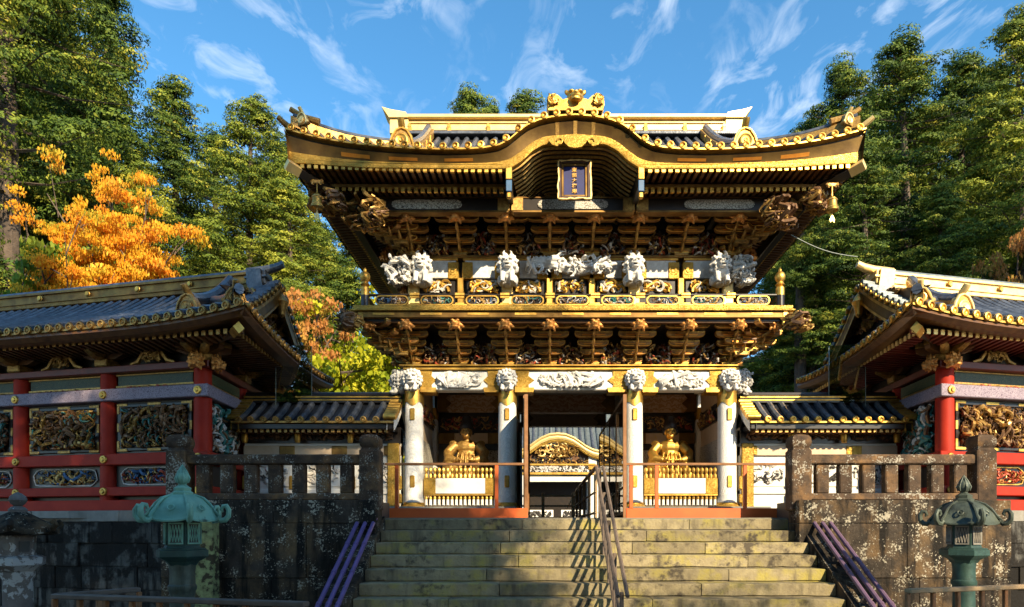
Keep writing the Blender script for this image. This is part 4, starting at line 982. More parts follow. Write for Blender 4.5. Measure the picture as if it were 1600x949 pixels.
# ================================================================== inside the gate
for s in (-1, 1):
    x0, x1 = s * 1.58, s * 3.22
    # back wall of the guardian bay
    b = MB(); b.box(x0, x1, -.06, .06, .05, 3.0); b.build('bay_back_wall', 'lacquer', gate)
    b = MB(); b.box(x0 + s * .02, x1 - s * .02, -.10, -.06, 2.02, 2.42, .01); P = b.build('transom_backing', 'lacquer', gate)
    g = MB(); curls(g, (x0 + x1) / 2, -.11, 2.22, 1.5, .34, 60, .022, 50 + s, (0, 1, 2, 3), depth=.05); g.build('transom_carving', ('carve_brown', 'carve_gold', 'carve_black', 'carve_red'), P, kind='stuff')
    b = MB(); b.box(x0, x1, -.14, -.06, 1.72, 1.98, .01); P = b.build('cross_beam', 'cream', gate)
    for q in (x0, x1 - s * .4):
        g = MB(); g.box(q, q + s * .4, -.15, -.05, 1.715, 1.985, .01); g.build('gilt_end', 'gold_dark', P)
    b = MB(); b.box(x0 + s * .12, x1 - s * .12, -.11, -.06, .5, 1.55, .01); P = b.build('diaper_panel', 'diaper', gate)
    g = MB(); g.box(x0 + s * .06, x0 + s * .12, -.13, -.06, .4, 1.6); g.box(x1 - s * .06, x1 - s * .12, -.13, -.06, .4, 1.6); g.box(x0 + s * .06, x1 - s * .06, -.13, -.06, 1.55, 1.62); g.build('panel_frame', 'lacquer', P)
    # side walls of the bay
    b = MB(); b.box(s * 3.36, s * 3.44, -2.05, -.15, .05, 3.0); b.build('bay_side_wall', 'cream', gate)
    b = MB(); b.box(s * 3.33, s * 3.37, -1.95, -.25, .5, 1.6); b.build('diaper_panel', 'diaper', gate)
    b = MB(); b.box(s * 3.32, s * 3.37, -1.98, -.2, 2.02, 2.42); P = b.build('transom_backing', 'lacquer', gate)
    g = MB(); curls(g, 0, 0, 0, 1.6, .34, 50, .022, 60 + s, (0, 1, 2, 3), depth=.05); g.build('transom_carving', ('carve_brown', 'carve_gold', 'carve_black', 'carve_red'), P, loc=(s * 3.31, -1.1, 2.22), rot=(0, 0, -s * R(90)), kind='stuff')
    b = MB(); b.box(s * 1.36, s * 1.42, -2.05, -.15, .05, 3.0); b.build('bay_side_wall', 'cream', gate)
    b = MB(); b.box(s * 1.36, s * 1.42, .15, 2.05, .05, 3.0); b.build('passage_wall', 'cream', gate)
    b = MB(); b.box(x0, x1, 2.1, 2.2, .05, 3.0); b.build('rear_wall', 'cream', gate)
    b = MB(); b.box(s * 3.36, s * 3.44, .15, 2.05, .05, 3.0); b.build('side_wall', 'white', gate)
    # guardian pedestal
    b = MB(); b.box(s * 1.75, s * 3.05, -1.75, -.35, .05, .70, .02); b.build('pedestal', 'lacquer_brown', gate)
    # low fence of gilded balusters closing the bay
    fx0, fx1 = s * 1.60, s * 3.20; yb = FY - .02
    b = MB(); b.box(fx0, fx1, yb - .05, yb + .05, .34, .68, .012); F = b.build('bay_fence_panel', 'white', gate)
    for q0, q1 in ((fx0, fx0 + s * .26), (fx1, fx1 - s * .26)):
        g = MB(); g.box(q0, q1, yb - .065, yb + .065, .335, .685, .01); g.build('gilt_end', 'gold_engraved', F)
    g = MB(); g.box(fx0, fx1, yb - .06, yb + .06, .30, .335, .006); g.box(fx0, fx1, yb - .06, yb + .06, .05, .085, .006); g.build('gilt_rail', 'gold', F)
    bl = MB(); bl.m(0); bl.lathe([(.036, .0), (.036, .035), (.030, .04), (.030, .15)], 8); bl.m(1); bl.lathe([(.032, .15), (.036, .19), (.030, .21), (.038, .24)], 8)
    ME = bl.mesh('baluster', ('white', 'gold'))
    tu = MB(); tu.lathe([(.040, 0), (.040, .06), (.024, .09), (.034, .13), (.042, .16), (.036, .20), (.02, .225), (0, .235)], 8); MT = tu.mesh('baluster', 'gold')
    for k in range(17):
        x = fx0 + (fx1 - fx0) * (k + .5) / 17
        inst(ME, 'baluster', F, (x, yb, .07)); inst(MT, 'baluster', F, (x, yb, .69))

# ---- name plaque hung in the arched gable
pl = thing('name_plaque', 'dark blue name plaque with gilt characters hanging in the arched gable', 'plaque', (GX, 12.36, 2 + 5.92))
b = MB(); b.box(-.21, .21, -.02, .02, .10, .70); b.build('blue_field', 'blue_field', pl, rot=(R(-8), 0, 0))
def frame(x0, x1, z0, z1, w, y0, y1, m, nm, jag=0):
    for (a, c, d, e) in ((x0, x0 + w, z0, z1), (x1 - w, x1, z0, z1), (x0 + w, x1 - w, z1 - w, z1), (x0 + w, x1 - w, z0, z0 + w)):
        g = MB(); g.box(a, c, y0, y1, d, e, .01)
        g.build(nm, m, pl, rot=(R(-8), 0, 0))
frame(-.25, .25, .05, .75, .045, -.05, .02, 'gold_dark', 'inner_frame')
frame(-.31, .31, -.01, .81, .062, -.07, .01, 'dark_red', 'outer_frame')
g = MB()
P = [(-.31, 0), (-.31, .8), (.31, .8), (.31, 0), (-.31, 0)]
q = random.Random(3)
for (ax, az), (bx_, bz) in zip(P[:-1], P[1:]):
    n = 10 if abs(ax - bx_) < .01 else 8
    g.tube([(ax + (bx_ - ax) * i / n + q.uniform(-.012, .012), -.06, az + (bz - az) * i / n + q.uniform(-.012, .012)) for i in range(n + 1)], [.016 + .008 * (i % 2) for i in range(n + 1)], 6)
g.build('scalloped_border', 'gold_bright', pl, rot=(R(-8), 0, 0))
for i, ch in enumerate('東照大権現'):
    cu = bpy.data.curves.new('character', 'FONT'); cu.body = ch; cu.size = .098; cu.align_x = 'CENTER'; cu.align_y = 'CENTER'; cu.extrude = .006; cu.offset = .002
    cu.materials.append(M['gold_old'])
    o = bpy.data.objects.new('text_source', cu); COL.objects.link(o)
    me = bpy.data.meshes.new_from_object(o.evaluated_get(bpy.context.evaluated_depsgraph_get())); bpy.data.objects.remove(o)
    o = bpy.data.objects.new('gilt_character', me); COL.objects.link(o); o.parent = pl
    zz = .62 - i * .112; o.location = (0, -.032 + math.sin(R(8)) * zz * 1.0, zz * math.cos(R(8))); o.rotation_euler = (R(90 - 8), 0, 0)

# ---- guardian statues
def guardian(s, label):
    t = thing('guardian_statue', label, 'statue', (GX + s * 2.40, GY - 1.10, GZ + .70), 0, 'guardian statues in the gate bays'); t.scale = (1.06, 1.0, 1.12)
    b = MB(); E = b.ell
    E((0, .05, .16), (.36, .28, .18)); E((0, .06, .50), (.23, .18, .32)); E((0, .04, .72), (.27, .16, .16)); E((0, -.02, .40), (.22, .17, .2))
    for k in (-1, 1):
        b.tube([(k * .14, .0, .22), (k * .36, -.22, .26), (k * .34, -.34, .10), (k * .30, -.36, -.02)], [.15, .15, .12, .10], 9)   # legs in wide robe
        E((k * .30, -.44, 0), (.08, .13, .05))
        b.tube([(k * .25, .03, .76), (k * .40, -.04, .58), (k * .36, -.20, .44), (k * .20, -.30, .42)], [.11, .12, .11, .06], 9)    # sleeves
        b.tube([(k * .40, -.05, .54), (k * .47, -.08, .34), (k * .50, -.10, .20)], [.10, .11, .03], 8, flat=.6)                      # hanging sleeve
        E((k * .15, -.33, .42), (.06, .05, .05))
        for f in range(4): b.tube([(k * (.15 - .03 * f), -.36, .43), (k * (.12 - .03 * f), -.40, .42), (k * (.10 - .025 * f), -.39, .39)], [.014, .013, .010], 5)
        b.tube([(k * .18, -.35, .46), (k * .14, -.38, .49)], [.014, .010], 5)
        E((k * .31, .10, .80), (.10, .09, .07))
    b.tube([(0, .03, .82), (0, .0, .92)], [.085, .07], 9)
    b.tube([(-.24, .17, .80), (-.30, .20, 1.02)], [.014, .010], 6); b.tube([(.36, .12, .5), (.55, .2, .3)], [.05, .02], 6)
    for k in range(5): b.tube([((k - 2) * .08, -.14, .60), ((k - 2) * .12, -.27, .28), ((k - 2) * .13, -.33, .06)], [.02, .03, .02], 5)
    inst(fuse(b, 'robed_body', 'gold_old' if s < 0 else 'gold', .016, 1), 'robed_body', t)  # left statue's dimness in shade is painted with the duller gold
    h = MB(); E = h.ell
    E((0, 0, 0), (.105, .115, .145)); E((0, -.105, -.01), (.022, .035, .035)); E((0, -.085, -.085), (.05, .035, .035)); E((0, -.09, .045), (.075, .03, .02))
    for k in (-1, 1): E((k * .108, .01, .0), (.018, .03, .042)); E((k * .05, -.085, -.03), (.035, .03, .035))
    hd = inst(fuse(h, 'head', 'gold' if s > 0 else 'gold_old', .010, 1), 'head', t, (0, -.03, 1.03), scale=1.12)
    g = MB(); g.lathe([(.118, .045), (.135, .075), (.135, .13), (.118, .17), (.10, .20), (.085, .29), (.04, .33), (0, .335)], 14, (0, .02, 0)); g.tube([(-.02, .06, .2), (0, .10, .33), (.03, .13, .36)], [.03, .025, .012], 6)
    for k in (-1, 1): g.ell((k * .125, .03, .02), (.035, .05, .075))
    g.build('black_hat', 'black_hair', hd)
    g = MB()
    for k in (-1, 1): g.ell((k * .04, -.108, .022), (.016, .008, .007), n=8, k=5)
    g.ell((0, -.122, -.062), (.026, .008, .007), n=8, k=5); g.build('painted_features', 'black_hair', hd, kind='stuff')
guardian(-1, 'dim gilded guardian statue in black hat seated in the shaded gate bay')
guardian(1, 'bright gilded guardian statue in black hat seated in the sunlit gate bay')

# ---- red-brown barriers in front of the bays, floor boards, glass screens
def barrier(label, x0, x1, posts, tall, y=12.72):
    t = thing('gate_barrier', label, 'barrier', ((x0 + x1) / 2, y, 1.79), 0, 'orange barriers before the gate bays'); c = (x0 + x1) / 2
    b = MB(); b.box(x0 - c, x1 - c, -.05, .05, 0, .20, .008); b.build('kick_board', 'orange', t)
    b = MB(); b.box(x0 - c, x1 - c, -.03, .03, 1.05, 1.10, .008); b.build('top_rail', 'wood', t)
    for p in posts:
        b = MB(); b.box(p - c - .035, p - c + .035, -.03, .03, .2, 1.05, .006); b.build('post', 'orange', t)
    b = MB(); b.box(tall - c - .035, tall - c + .035, -.035, .035, .0, 2.46, .006); b.build('tall_post', 'wood', t)
barrier('orange-footed barrier with a brown rail before the left guardian bay', px(602, 12.72), px(824, 12.72), [px(620, 12.72), px(776, 12.72)], px(822, 12.72))
barrier('orange-footed barrier with a brown rail before the right guardian bay', px(978, 12.72), px(1232, 12.72), [px(986, 12.72), px(1026, 12.72), px(1164, 12.72)], px(976, 12.72))

def glass_screen(label, x, n, y0=12.85, y1=18.3):
    t = thing('glass_screen', label, 'glass screen', (x, y0, 1.83), 0, 'glass screens lining the passage')
    L = (y1 - y0) / n
    for i in range(n):
        b = MB(); b.box(-.008, .008, i * L + .03, (i + 1) * L - .03, .10, 2.36); b.build('glass_pane', 'glass', t)
    for i in range(n + 1):
        b = MB(); b.box(-.022, .022, i * L - .022, i * L + .022, .0, 2.40); b.build('frame_post', 'wood', t)
    for z in (.06, 2.40):
        b = MB(); b.box(-.02, .02, 0, y1 - y0, z - .03, z + .03); b.build('frame_rail', 'wood', t)
glass_screen('tall glass screen along the right wall of the gate passage', 1.68, 4)
glass_screen('tall glass screen along the left wall of the gate passage', -.33, 4)

# ---- central wooden handrail: up the stairs, then level through the passage
hr = thing('wooden_handrail', 'wooden handrail climbing the middle of the stairs into the gate', 'handrail', (1.05, 12.1, 1.77))
sl = SH / SD
for off in (0, .13):
    b = MB(); A = Vector((off, -3.4, -3.4 * sl + .98)); B = Vector((off, 0, .98)); C = Vector((off, 9.5, .95))
    b.tube([A, B], .030, 6); b.build('top_rail', 'wood_grey', hr)
b = MB(); b.tube([(0, 0, .98), (0, 6.0, .95), (0, 14.0, .6)], .04, 6); b.build('top_rail', 'wood', hr)
for z in (.52, .12):
    b = MB(); b.tube([(0.06, -3.4, -3.4 * sl + z), (0.06, 0, z)], .022, 4); b.build('lower_rail', 'wood_grey', hr)
    b = MB(); b.tube([(0.0, 0, z), (0, 9.0, z)], .026, 4); b.build('lower_rail', 'wood_pale', hr)
for i in range(5):
    y = -3.3 + i * .82; b = MB(); b.box(.035, .09, y - .027, y + .027, y * sl - .16, y * sl + .97, .008); b.build('post', 'wood_grey', hr)
for i in range(16):
    y = -3.1 + i * .205; b = MB(); b.box(.045, .075, y - .016, y + .016, y * sl + .10, y * sl + .54); b.build('spindle', 'wood_grey', hr)
for i in range(6):
    y = .2 + i * 1.6; b = MB(); b.box(-.03, .03, y - .035, y + .035, 0, .97); b.build('post', 'wood_pale', hr)
b = MB(); b.box(-.2, .3, -2.45, -2.25, -2.35 * sl - .05 - .12, -2.35 * sl + .02 - .1, .01); b.build('foot_plate', 'wood_pale', hr)
# low barrier across the passage behind
wb = thing('wooden_barrier', 'low yellow-brown wooden barrier across the passage behind the gate', 'barrier', (0.1, 20.5, 1.80))
for z in (.12, .50, .82):
    b = MB(); b.box(-.8, .95, -.02, .02, z - .03, z + .03); b.build('rail', 'wood_pale', wb)
for x in (-.78, -.03, .93):
    b = MB(); b.box(x - .05, x + .05, -.04, .04, 0, .92, .01); b.build('post', 'wood_pale', wb)

# ================================================================== inner gate seen through the passage
km = thing('inner_gate', 'small white and gold gate with arched gable seen through the passage', 'gate', (px(870, 33.2), 33.2, 1.95))
def kk(x): return float(np.interp(abs(x), [0, .4, .8, 1.1, 1.4, 1.75, 2.1, 2.5, 3.0], [.92, .88, .72, .52, .30, .12, .04, 0, .05]))
KXS = [-2.9 + 5.8 * i / 58 for i in range(59)]
for nm, m_, (f0, f1, y0) in (('gable_lip', 'gold_bright', (-.02, .10, -1.52)), ('gable_board', 'gold_bright', (-.22, -.02, -1.47)), ('gable_band', 'gold_engraved', (-.36, -.20, -1.42))):
    b = MB(); b.strip([[(x, y0, 3.35 + kk(x) + f0) for x in KXS], [(x, y0 - .04, 3.35 + kk(x) + (f0 + f1) / 2) for x in KXS], [(x, y0, 3.35 + kk(x) + f1) for x in KXS], [(x, y0 + .3, 3.35 + kk(x) + f1) for x in KXS]]); b.build(nm, m_, km)
b = MB(); b.strip([[(x, y, 3.43 + max(kk(x) if y < 0 else 0, prof((y + 1.5) / 4.2) * 1.5)) for x in KXS] for y in (-1.5, -1, -.5, 0, .5, 1, 1.6)]); KR = b.build('roof', 'tile_pale', km)
for i in range(19):
    x = -2.7 + .3 * i; g = MB(); tile_row(g, [(x, y, 3.47 + max(kk(x), prof((y + 1.5) / 4.2) * 1.5)) for y in (-1.5, -1, -.5, 0, .5, 1, 1.5)], .07, .5, 6); g.build('tile_row', 'tile' if i % 2 else 'tile_pale', KR)
b = MB(); curls(b, 0, -1.2, 3.55, 2.4, .8, 70, .04, 5, (0, 1), depth=.2, oval=True); b.m(2); b.box(-1.9, 1.9, -1.1, -1.0, 2.9, 3.7); b.build('gable_carving', ('gold_old', 'gold_bright', 'lacquer_brown'), km, kind='stuff')
for x in (-1.75, 1.75):
    b = MB(); b.box(x - .2, x + .2, -1.3, -.9, 0, 3.2, .02); c_ = b.build('column', 'white', km)
    g = MB(); g.box(x - .24, x + .24, -1.34, -.86, 2.55, 2.8, .02); g.build('gilt_collar', 'gold', c_)
for z0, z1, m_, yy in ((1.95, 2.2, 'white', -1.28), (2.3, 2.42, 'gold', -1.36), (2.42, 2.75, 'white_worn', -1.30), (2.75, 2.85, 'gold', -1.38)):
    b = MB(); b.box(-1.9, 1.9, yy, -.9, z0, z1, .01); b.build('beam', m_, km)
b = MB(); curls(b, 0, -1.32, 2.58, 3.2, .3, 50, .03, 6, (0, 1), depth=.06); b.build('beam_carving', ('carve_white', 'carve_black'), km, kind='stuff')
b = MB(); curls(b, 0, -1.2, 3.0, 3.2, .3, 50, .03, 7, (0, 1), depth=.1); b.build('bracket_carving', ('gold_old', 'carve_black'), km, kind='stuff')
b = MB(); b.box(-3.6, -1.5, -.9, -.8, 0, 3.0); b.box(1.5, 3.6, -.9, -.8, 0, 3.0); b.build('side_wall', 'white_worn', km)
b = MB(); b.box(-1.5, 1.5, -.2, .4, 0, 2.0); b.build('dark_doorway', 'lacquer', km)  # black block stands in for the shade inside the opening
for s in (-1, 1):
    b = MB(); b.box(s * 1.5, s * .2, -1.0, -.95, 0, .55); b.build('door_panel', 'white', km)
    g = MB(); curls(g, s * .85, -1.01, .3, 1.1, .4, 30, .03, 9 + s, (0,), depth=.03); g.build('panel_carving', 'carve_black', km, kind='stuff')
# ================================================================== corridors (left and right twins)
def strip_roof_side(): pass
CAP2 = {}
def corridor(sgn):
    SG[0] = sgn
    shade = sgn > 0  # shaded twin gets duller gilt and tile: shade painted into its materials
    side = 'left' if shade else 'right'
    t = thing('shrine_corridor', 'red corridor building in shade with blue-grey tiled roof, beside the orange maple' if shade else 'sunlit red corridor building with gold-edged tiled roof at the right of the gate', 'building',
              (CL.x if sgn > 0 else 2 * GX - CL.x, CL.y, 2.0), -COR if sgn > 0 else COR, 'corridor buildings flanking the gate')
    # local frame: x grows outward from the gate; the left twin therefore needs its own mirror
    SG[0] = -sgn
    mir = -sgn
    L = 9.6; BAY = 2.22; D = 3.4
    SK = .30; RS = R(-90) - math.atan(SK)
    def put(mb, name, m, par=t, **kw):
        SHR[0] = 0.0 if 'loc' in kw else SK
        o = mb.build(name, m, par, **kw); SHR[0] = 0.0
        return o
    P = lambda x, y, z: ((x + SK * y) * mir, y, z)
    # body behind the carved front
    put(MB().box(.05, L, .10, D - .1, -.05, 3.1), 'inner_wall', 'lacquer')
    xc = [0, BAY, 2 * BAY, 3 * BAY, 4 * BAY]
    cm = MB(); cm.lathe([(.17, -.06), (.165, 1.5), (.16, 2.75)], 18); COLR = cm.mesh('column', 'red')
    st_ = MB(); st_.lathe([(0, -.05), (.035, -.055), (.045, -.035), (.075, -.03), (.085, 0)], 12, ax='y'); STUD = st_.mesh('gilt_stud', 'gold')
    for x in xc: inst(COLR, 'column', t, P(x, 0, 0))
    for y in (1.7, 3.4): inst(COLR, 'column', t, P(0, y, 0))
    beams = [('ground_beam', -.06, .16, 'red', .17), ('lower_beam', .24, .42, 'red', .19), ('middle_beam', .86, 1.09, 'red', .19), ('lavender_band', 2.15, 2.39, 'lavender', .21), ('upper_beam', 2.71, 2.85, 'red_dark', .19)]
    for nm, z0, z1, m_, d in beams:
        o = put(MB().box(-.22, L, -d, d * .5, z0, z1, .015), nm, m_)
        put(MB().box(-d, .12, d * .5 + .003, D + .1, z0, z1, .015), nm, m_)
        if nm != 'ground_beam' and nm != 'upper_beam':
            for x in xc: inst(STUD, 'gilt_stud', o, P(x, -d - .002, (z0 + z1) / 2))
    for i in range(4):
        x0, x1 = xc[i] + .17, xc[i + 1] - .17; c = (x0 + x1) / 2; w = x1 - x0
        # big carved panel
        pn = put(MB().box(x0, x1, .0, .06, 1.09, 2.15), 'panel_board', 'lacquer')
        f = MB()
        for a in ((x0 + .06, x0 + .16, 1.15, 2.10), (x1 - .16, x1 - .06, 1.15, 2.10)): f.box(a[0], a[1], -.05, .02, a[2], a[3], .012)
        f.box(x0 + .16, x1 - .16, -.05, .02, 1.15, 1.22, .012); f.box(x0 + .16, x1 - .16, -.05, .02, 2.03, 2.10, .012)
        put(f, 'panel_frame', 'lacquer', pn)
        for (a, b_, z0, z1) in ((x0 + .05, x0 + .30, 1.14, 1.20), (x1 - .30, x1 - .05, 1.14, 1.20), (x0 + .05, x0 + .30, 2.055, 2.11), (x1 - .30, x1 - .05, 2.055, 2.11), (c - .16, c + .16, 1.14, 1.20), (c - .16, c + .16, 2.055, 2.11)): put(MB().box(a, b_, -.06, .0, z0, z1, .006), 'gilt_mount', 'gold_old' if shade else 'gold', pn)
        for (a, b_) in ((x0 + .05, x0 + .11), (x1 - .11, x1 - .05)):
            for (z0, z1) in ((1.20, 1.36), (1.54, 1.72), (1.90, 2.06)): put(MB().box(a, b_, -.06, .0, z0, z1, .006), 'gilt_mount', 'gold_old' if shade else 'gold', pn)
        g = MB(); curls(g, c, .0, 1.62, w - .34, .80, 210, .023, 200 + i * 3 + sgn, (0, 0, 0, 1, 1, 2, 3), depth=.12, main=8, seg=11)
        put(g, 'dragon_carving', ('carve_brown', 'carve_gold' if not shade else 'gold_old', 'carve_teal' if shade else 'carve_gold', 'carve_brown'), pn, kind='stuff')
        # small oval panel
        p2 = put(MB().box(x0, x1, .0, .06, .42, .86), 'panel_board', 'lacquer')
        ow, oh = w - .28, .33
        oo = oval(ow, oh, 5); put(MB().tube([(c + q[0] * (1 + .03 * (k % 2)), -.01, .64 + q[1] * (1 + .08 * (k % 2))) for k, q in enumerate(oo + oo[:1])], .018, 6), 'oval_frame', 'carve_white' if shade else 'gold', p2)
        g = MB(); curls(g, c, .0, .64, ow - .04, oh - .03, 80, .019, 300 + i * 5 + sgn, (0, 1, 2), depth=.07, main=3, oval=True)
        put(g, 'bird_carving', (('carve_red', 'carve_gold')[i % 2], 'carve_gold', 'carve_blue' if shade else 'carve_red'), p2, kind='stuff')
        # transom lattice above the band
        p3 = put(MB().box(x0 + .05, x1 - .05, -.02, .05, 2.47, 2.68, .006), 'lattice_panel', 'lattice_green')
        f = MB(); f.box(x0 + .02, x1 - .02, -.045, .0, 2.44, 2.475); f.box(x0 + .02, x1 - .02, -.045, .0, 2.675, 2.70); put(f, 'lattice_frame', 'gold_old', p3)
        g = MB(); curls(g, c, -.02, 2.42, w * .7, .05, 14, .02, 400 + i, (0, 1), depth=.05); put(g, 'transom_carving', ('gold_old', 'carve_red'), p3, kind='stuff')
        # frog-leg strut in the gap over the upper beam
        g = MB(); g.tube([(c - .52, -.1, 2.87), (c - .34, -.1, 2.92), (c - .22, -.1, 3.08), (c, -.1, 3.16), (c + .22, -.1, 3.08), (c + .34, -.1, 2.92), (c + .52, -.1, 2.87)], [.03, .05, .06, .06, .06, .05, .03], 6); curls(g, c, -.12, 3.0, .4, .2, 12, .03, 500 + i, depth=.05); put(g, 'frog_leg_strut', 'gold_old', t, kind='stuff')
    # end wall facing the gate
    for j, (y0, y1) in enumerate(((.18, 1.52), (1.88, 3.22))):
        pn = put(MB().box(-.04, .04, y0, y1, .42, 2.15), 'panel_board', 'lacquer')
        g = MB(); curls(g, 0, 0, 0, 1.20, .95, 140, .025, 600 + j + sgn, (0, 1, 2), depth=.08, main=5)
        put(g, 'flower_carving', ('carve_brown', 'carve_teal', 'carve_white'), pn, loc=P(-.05, (y0 + y1) / 2, 1.62), rot=(0, 0, RS * mir), kind='stuff')
        put(MB().box(-.10, -.02, y0, y1, 2.47, 2.68, .006), 'lattice_panel', 'lattice_green')
        put(MB().box(-.09, .0, y0, y1, 2.40, 2.47, .006), 'lattice_frame', 'gold_old')
    # brackets on the columns
    bm = MB(); bm.m(0); bm.box(-.16, .16, -.22, .14, 2.85, 3.0, .02); bm.m(1)
    bm.prism([(-.50, 3.16), (-.48, 3.07), (-.30, 3.0), (.30, 3.0), (.48, 3.07), (.50, 3.16)], -.16, -.02); bm.m(0); bm.tube([(0, 0, 3.06), (0, -.35, 3.05), (0, -.5, 3.12), (0, -.56, 3.2)], [.09, .09, .08, .04], 6)
    bm.box(-.50, -.34, -.18, .0, 3.16, 3.26, .01); bm.box(.34, .50, -.18, .0, 3.16, 3.26, .01); bm.box(-.09, .09, -.18, .0, 3.16, 3.26, .01)
    BR = bm.mesh('column_bracket', ('gold_old', 'lacquer_brown'))
    for x in xc: inst(BR, 'column_bracket', t, P(x, 0, 0))
    for y in (1.7, 3.4): inst(BR, 'column_bracket', t, P(0, y, 0), (0, 0, RS * mir))
    inst(BR, 'column_bracket', t, P(0, 0, 0), (0, 0, -R(45) * mir))
    lhm = inst(BEAST, 'beast_head', t, P(0, -.30, 2.80), scale=.7); inst(BEAST, 'beast_head', t, P(-.32, 0, 2.80), (0, 0, RS * mir), .7)
    put(MB().box(-.3, L, -.30, -.14, 3.26, 3.38, .01), 'eave_purlin', 'lacquer_brown'); put(MB().box(-.30, -.14, -.3, D + .3, 3.26, 3.38, .01), 'eave_purlin', 'lacquer_brown')
    # ---- roof
    EX0, EY0, RY = -1.50, -1.20, 1.7; W_ = RY - EY0; ZE, ZR = 3.28, 4.95
    def lif(x): return .20 * max(0, 1 - (x - EX0) / 3.2) ** 2.6
    def pf(q): return (ZR - ZE) * (.66 * q + .34 * q * q)
    def zf(x, y):
        q = max(0, min(1, (W_ - abs(y - RY)) / W_)); return ZE + pf(q) + lif(x) * (1 - q) ** 1.5
    def zs(x, y):
        q = max(0, (x - EX0) / W_); return ZE + pf(q) + .20 * max(0, 1 - min(y - EY0, 4.6 - y) / 3.2) ** 2.6 * (1 - q) ** 1.5
    def zr(x, y): return zf(x, y) if x >= -.62 else min(zf(x, y), zs(x, y))
    xs = [EX0 + .14 * i for i in range(7)] + [-.6201, -.6199] + [-.5 + .35 * i for i in range(31)]
    xs = sorted(x for x in xs if x <= L + .2); ys = [EY0 + .2 * i for i in range(30)]
    roof = put(MB().strip([[(x, y, zr(x, y)) for x in xs] for y in ys]), 'roof', 'tile_pan')
    # upper gable roof oversailing the end wall
    xg = -1.05; ysg = [RY - 2.0 + .2 * i for i in range(21)]
    put(MB().strip([[(x, y, zf(.5, y) + .01 + .03 * (x - 0) ** 2) for x in (xg, -.75, -.55)] for y in ysg]), 'gable_roof', 'tile', roof)
    k = 0; x = EX0 + .12
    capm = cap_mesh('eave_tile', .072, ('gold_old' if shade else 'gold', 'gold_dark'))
    while x < L - .1:
        lim = RY - .2 if x > -.62 else EY0 + (x - EX0) + .1
        pts = []; y = EY0
        while y <= lim: pts.append((x, y, zr(x, y) + .055)); y += .28
        if len(pts) > 1: put(tile_row(MB(), pts, .078, .28), 'tile_row', 'tile', roof)
        inst(capm, 'eave_tile', roof, P(x, EY0 - .012, zr(x, EY0) + .03)); x += .238
    y = EY0 + .2
    while y < 4.5:
        lim = -.66 if -.3 < y < 3.7 else EX0 + min(y - EY0, 4.6 - y)
        pts = []; x = EX0
        while x <= lim: pts.append((x, y, zr(x, y) + .04)); x += .28
        if len(pts) > 1: put(tile_row(MB(), pts, .078, .28), 'tile_row', 'tile', roof)
        inst(capm, 'eave_tile', roof, P(EX0 - .012, y, zr(EX0, y) + .03), (0, 0, RS * mir)); y += .238
    for sd in (-1, 1):
        for i in range(9):
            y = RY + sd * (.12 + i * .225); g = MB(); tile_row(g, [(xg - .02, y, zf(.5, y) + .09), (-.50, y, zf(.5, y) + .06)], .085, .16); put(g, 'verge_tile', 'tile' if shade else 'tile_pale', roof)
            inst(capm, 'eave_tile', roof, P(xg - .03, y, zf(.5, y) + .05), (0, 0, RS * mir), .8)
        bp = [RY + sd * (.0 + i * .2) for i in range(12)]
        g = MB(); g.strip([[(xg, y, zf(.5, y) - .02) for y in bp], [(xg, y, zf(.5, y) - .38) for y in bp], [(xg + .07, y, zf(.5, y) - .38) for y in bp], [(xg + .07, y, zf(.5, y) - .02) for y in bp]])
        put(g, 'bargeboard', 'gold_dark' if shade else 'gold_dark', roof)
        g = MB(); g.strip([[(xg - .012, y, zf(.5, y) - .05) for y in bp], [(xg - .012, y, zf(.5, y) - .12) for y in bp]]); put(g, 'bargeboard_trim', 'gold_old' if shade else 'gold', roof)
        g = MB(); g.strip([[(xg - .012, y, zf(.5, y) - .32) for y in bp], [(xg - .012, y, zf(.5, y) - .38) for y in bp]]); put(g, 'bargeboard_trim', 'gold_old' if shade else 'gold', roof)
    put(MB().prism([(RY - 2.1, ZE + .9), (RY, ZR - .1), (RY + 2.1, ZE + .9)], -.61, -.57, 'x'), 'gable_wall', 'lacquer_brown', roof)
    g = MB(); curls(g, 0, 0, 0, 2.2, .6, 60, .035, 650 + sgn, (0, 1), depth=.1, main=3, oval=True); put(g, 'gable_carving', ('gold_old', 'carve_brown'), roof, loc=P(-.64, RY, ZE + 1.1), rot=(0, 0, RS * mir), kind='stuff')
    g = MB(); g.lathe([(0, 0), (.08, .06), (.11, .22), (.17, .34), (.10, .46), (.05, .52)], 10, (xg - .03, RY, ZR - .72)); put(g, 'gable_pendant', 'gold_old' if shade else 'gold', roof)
    # eave edges
    xe = [EX0 + .3 * i for i in range(39) if EX0 + .3 * i <= L]
    g = MB(); g.strip([[(x, EY0 + .02, zr(x, EY0) - .03) for x in xe], [(x, EY0, zr(x, EY0) - .10) for x in xe], [(x, EY0 + .10, zr(x, EY0) - .17) for x in xe], [(x, EY0 + .5, zr(x, EY0) - .14) for x in xe]]); put(g, 'eave_board', 'lacquer_brown', roof)
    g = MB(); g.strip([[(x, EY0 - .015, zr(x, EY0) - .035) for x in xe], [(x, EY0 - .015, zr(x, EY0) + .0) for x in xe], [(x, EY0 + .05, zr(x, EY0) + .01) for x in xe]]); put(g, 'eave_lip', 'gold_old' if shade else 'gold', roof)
    ye = [EY0 + .29 * i for i in range(21)]
    g = MB(); g.strip([[(EX0 + .02, y, zr(EX0, y) - .03) for y in ye], [(EX0, y, zr(EX0, y) - .10) for y in ye], [(EX0 + .10, y, zr(EX0, y) - .17) for y in ye], [(EX0 + .5, y, zr(EX0, y) - .14) for y in ye]]); put(g, 'eave_board', 'lacquer_brown', roof)
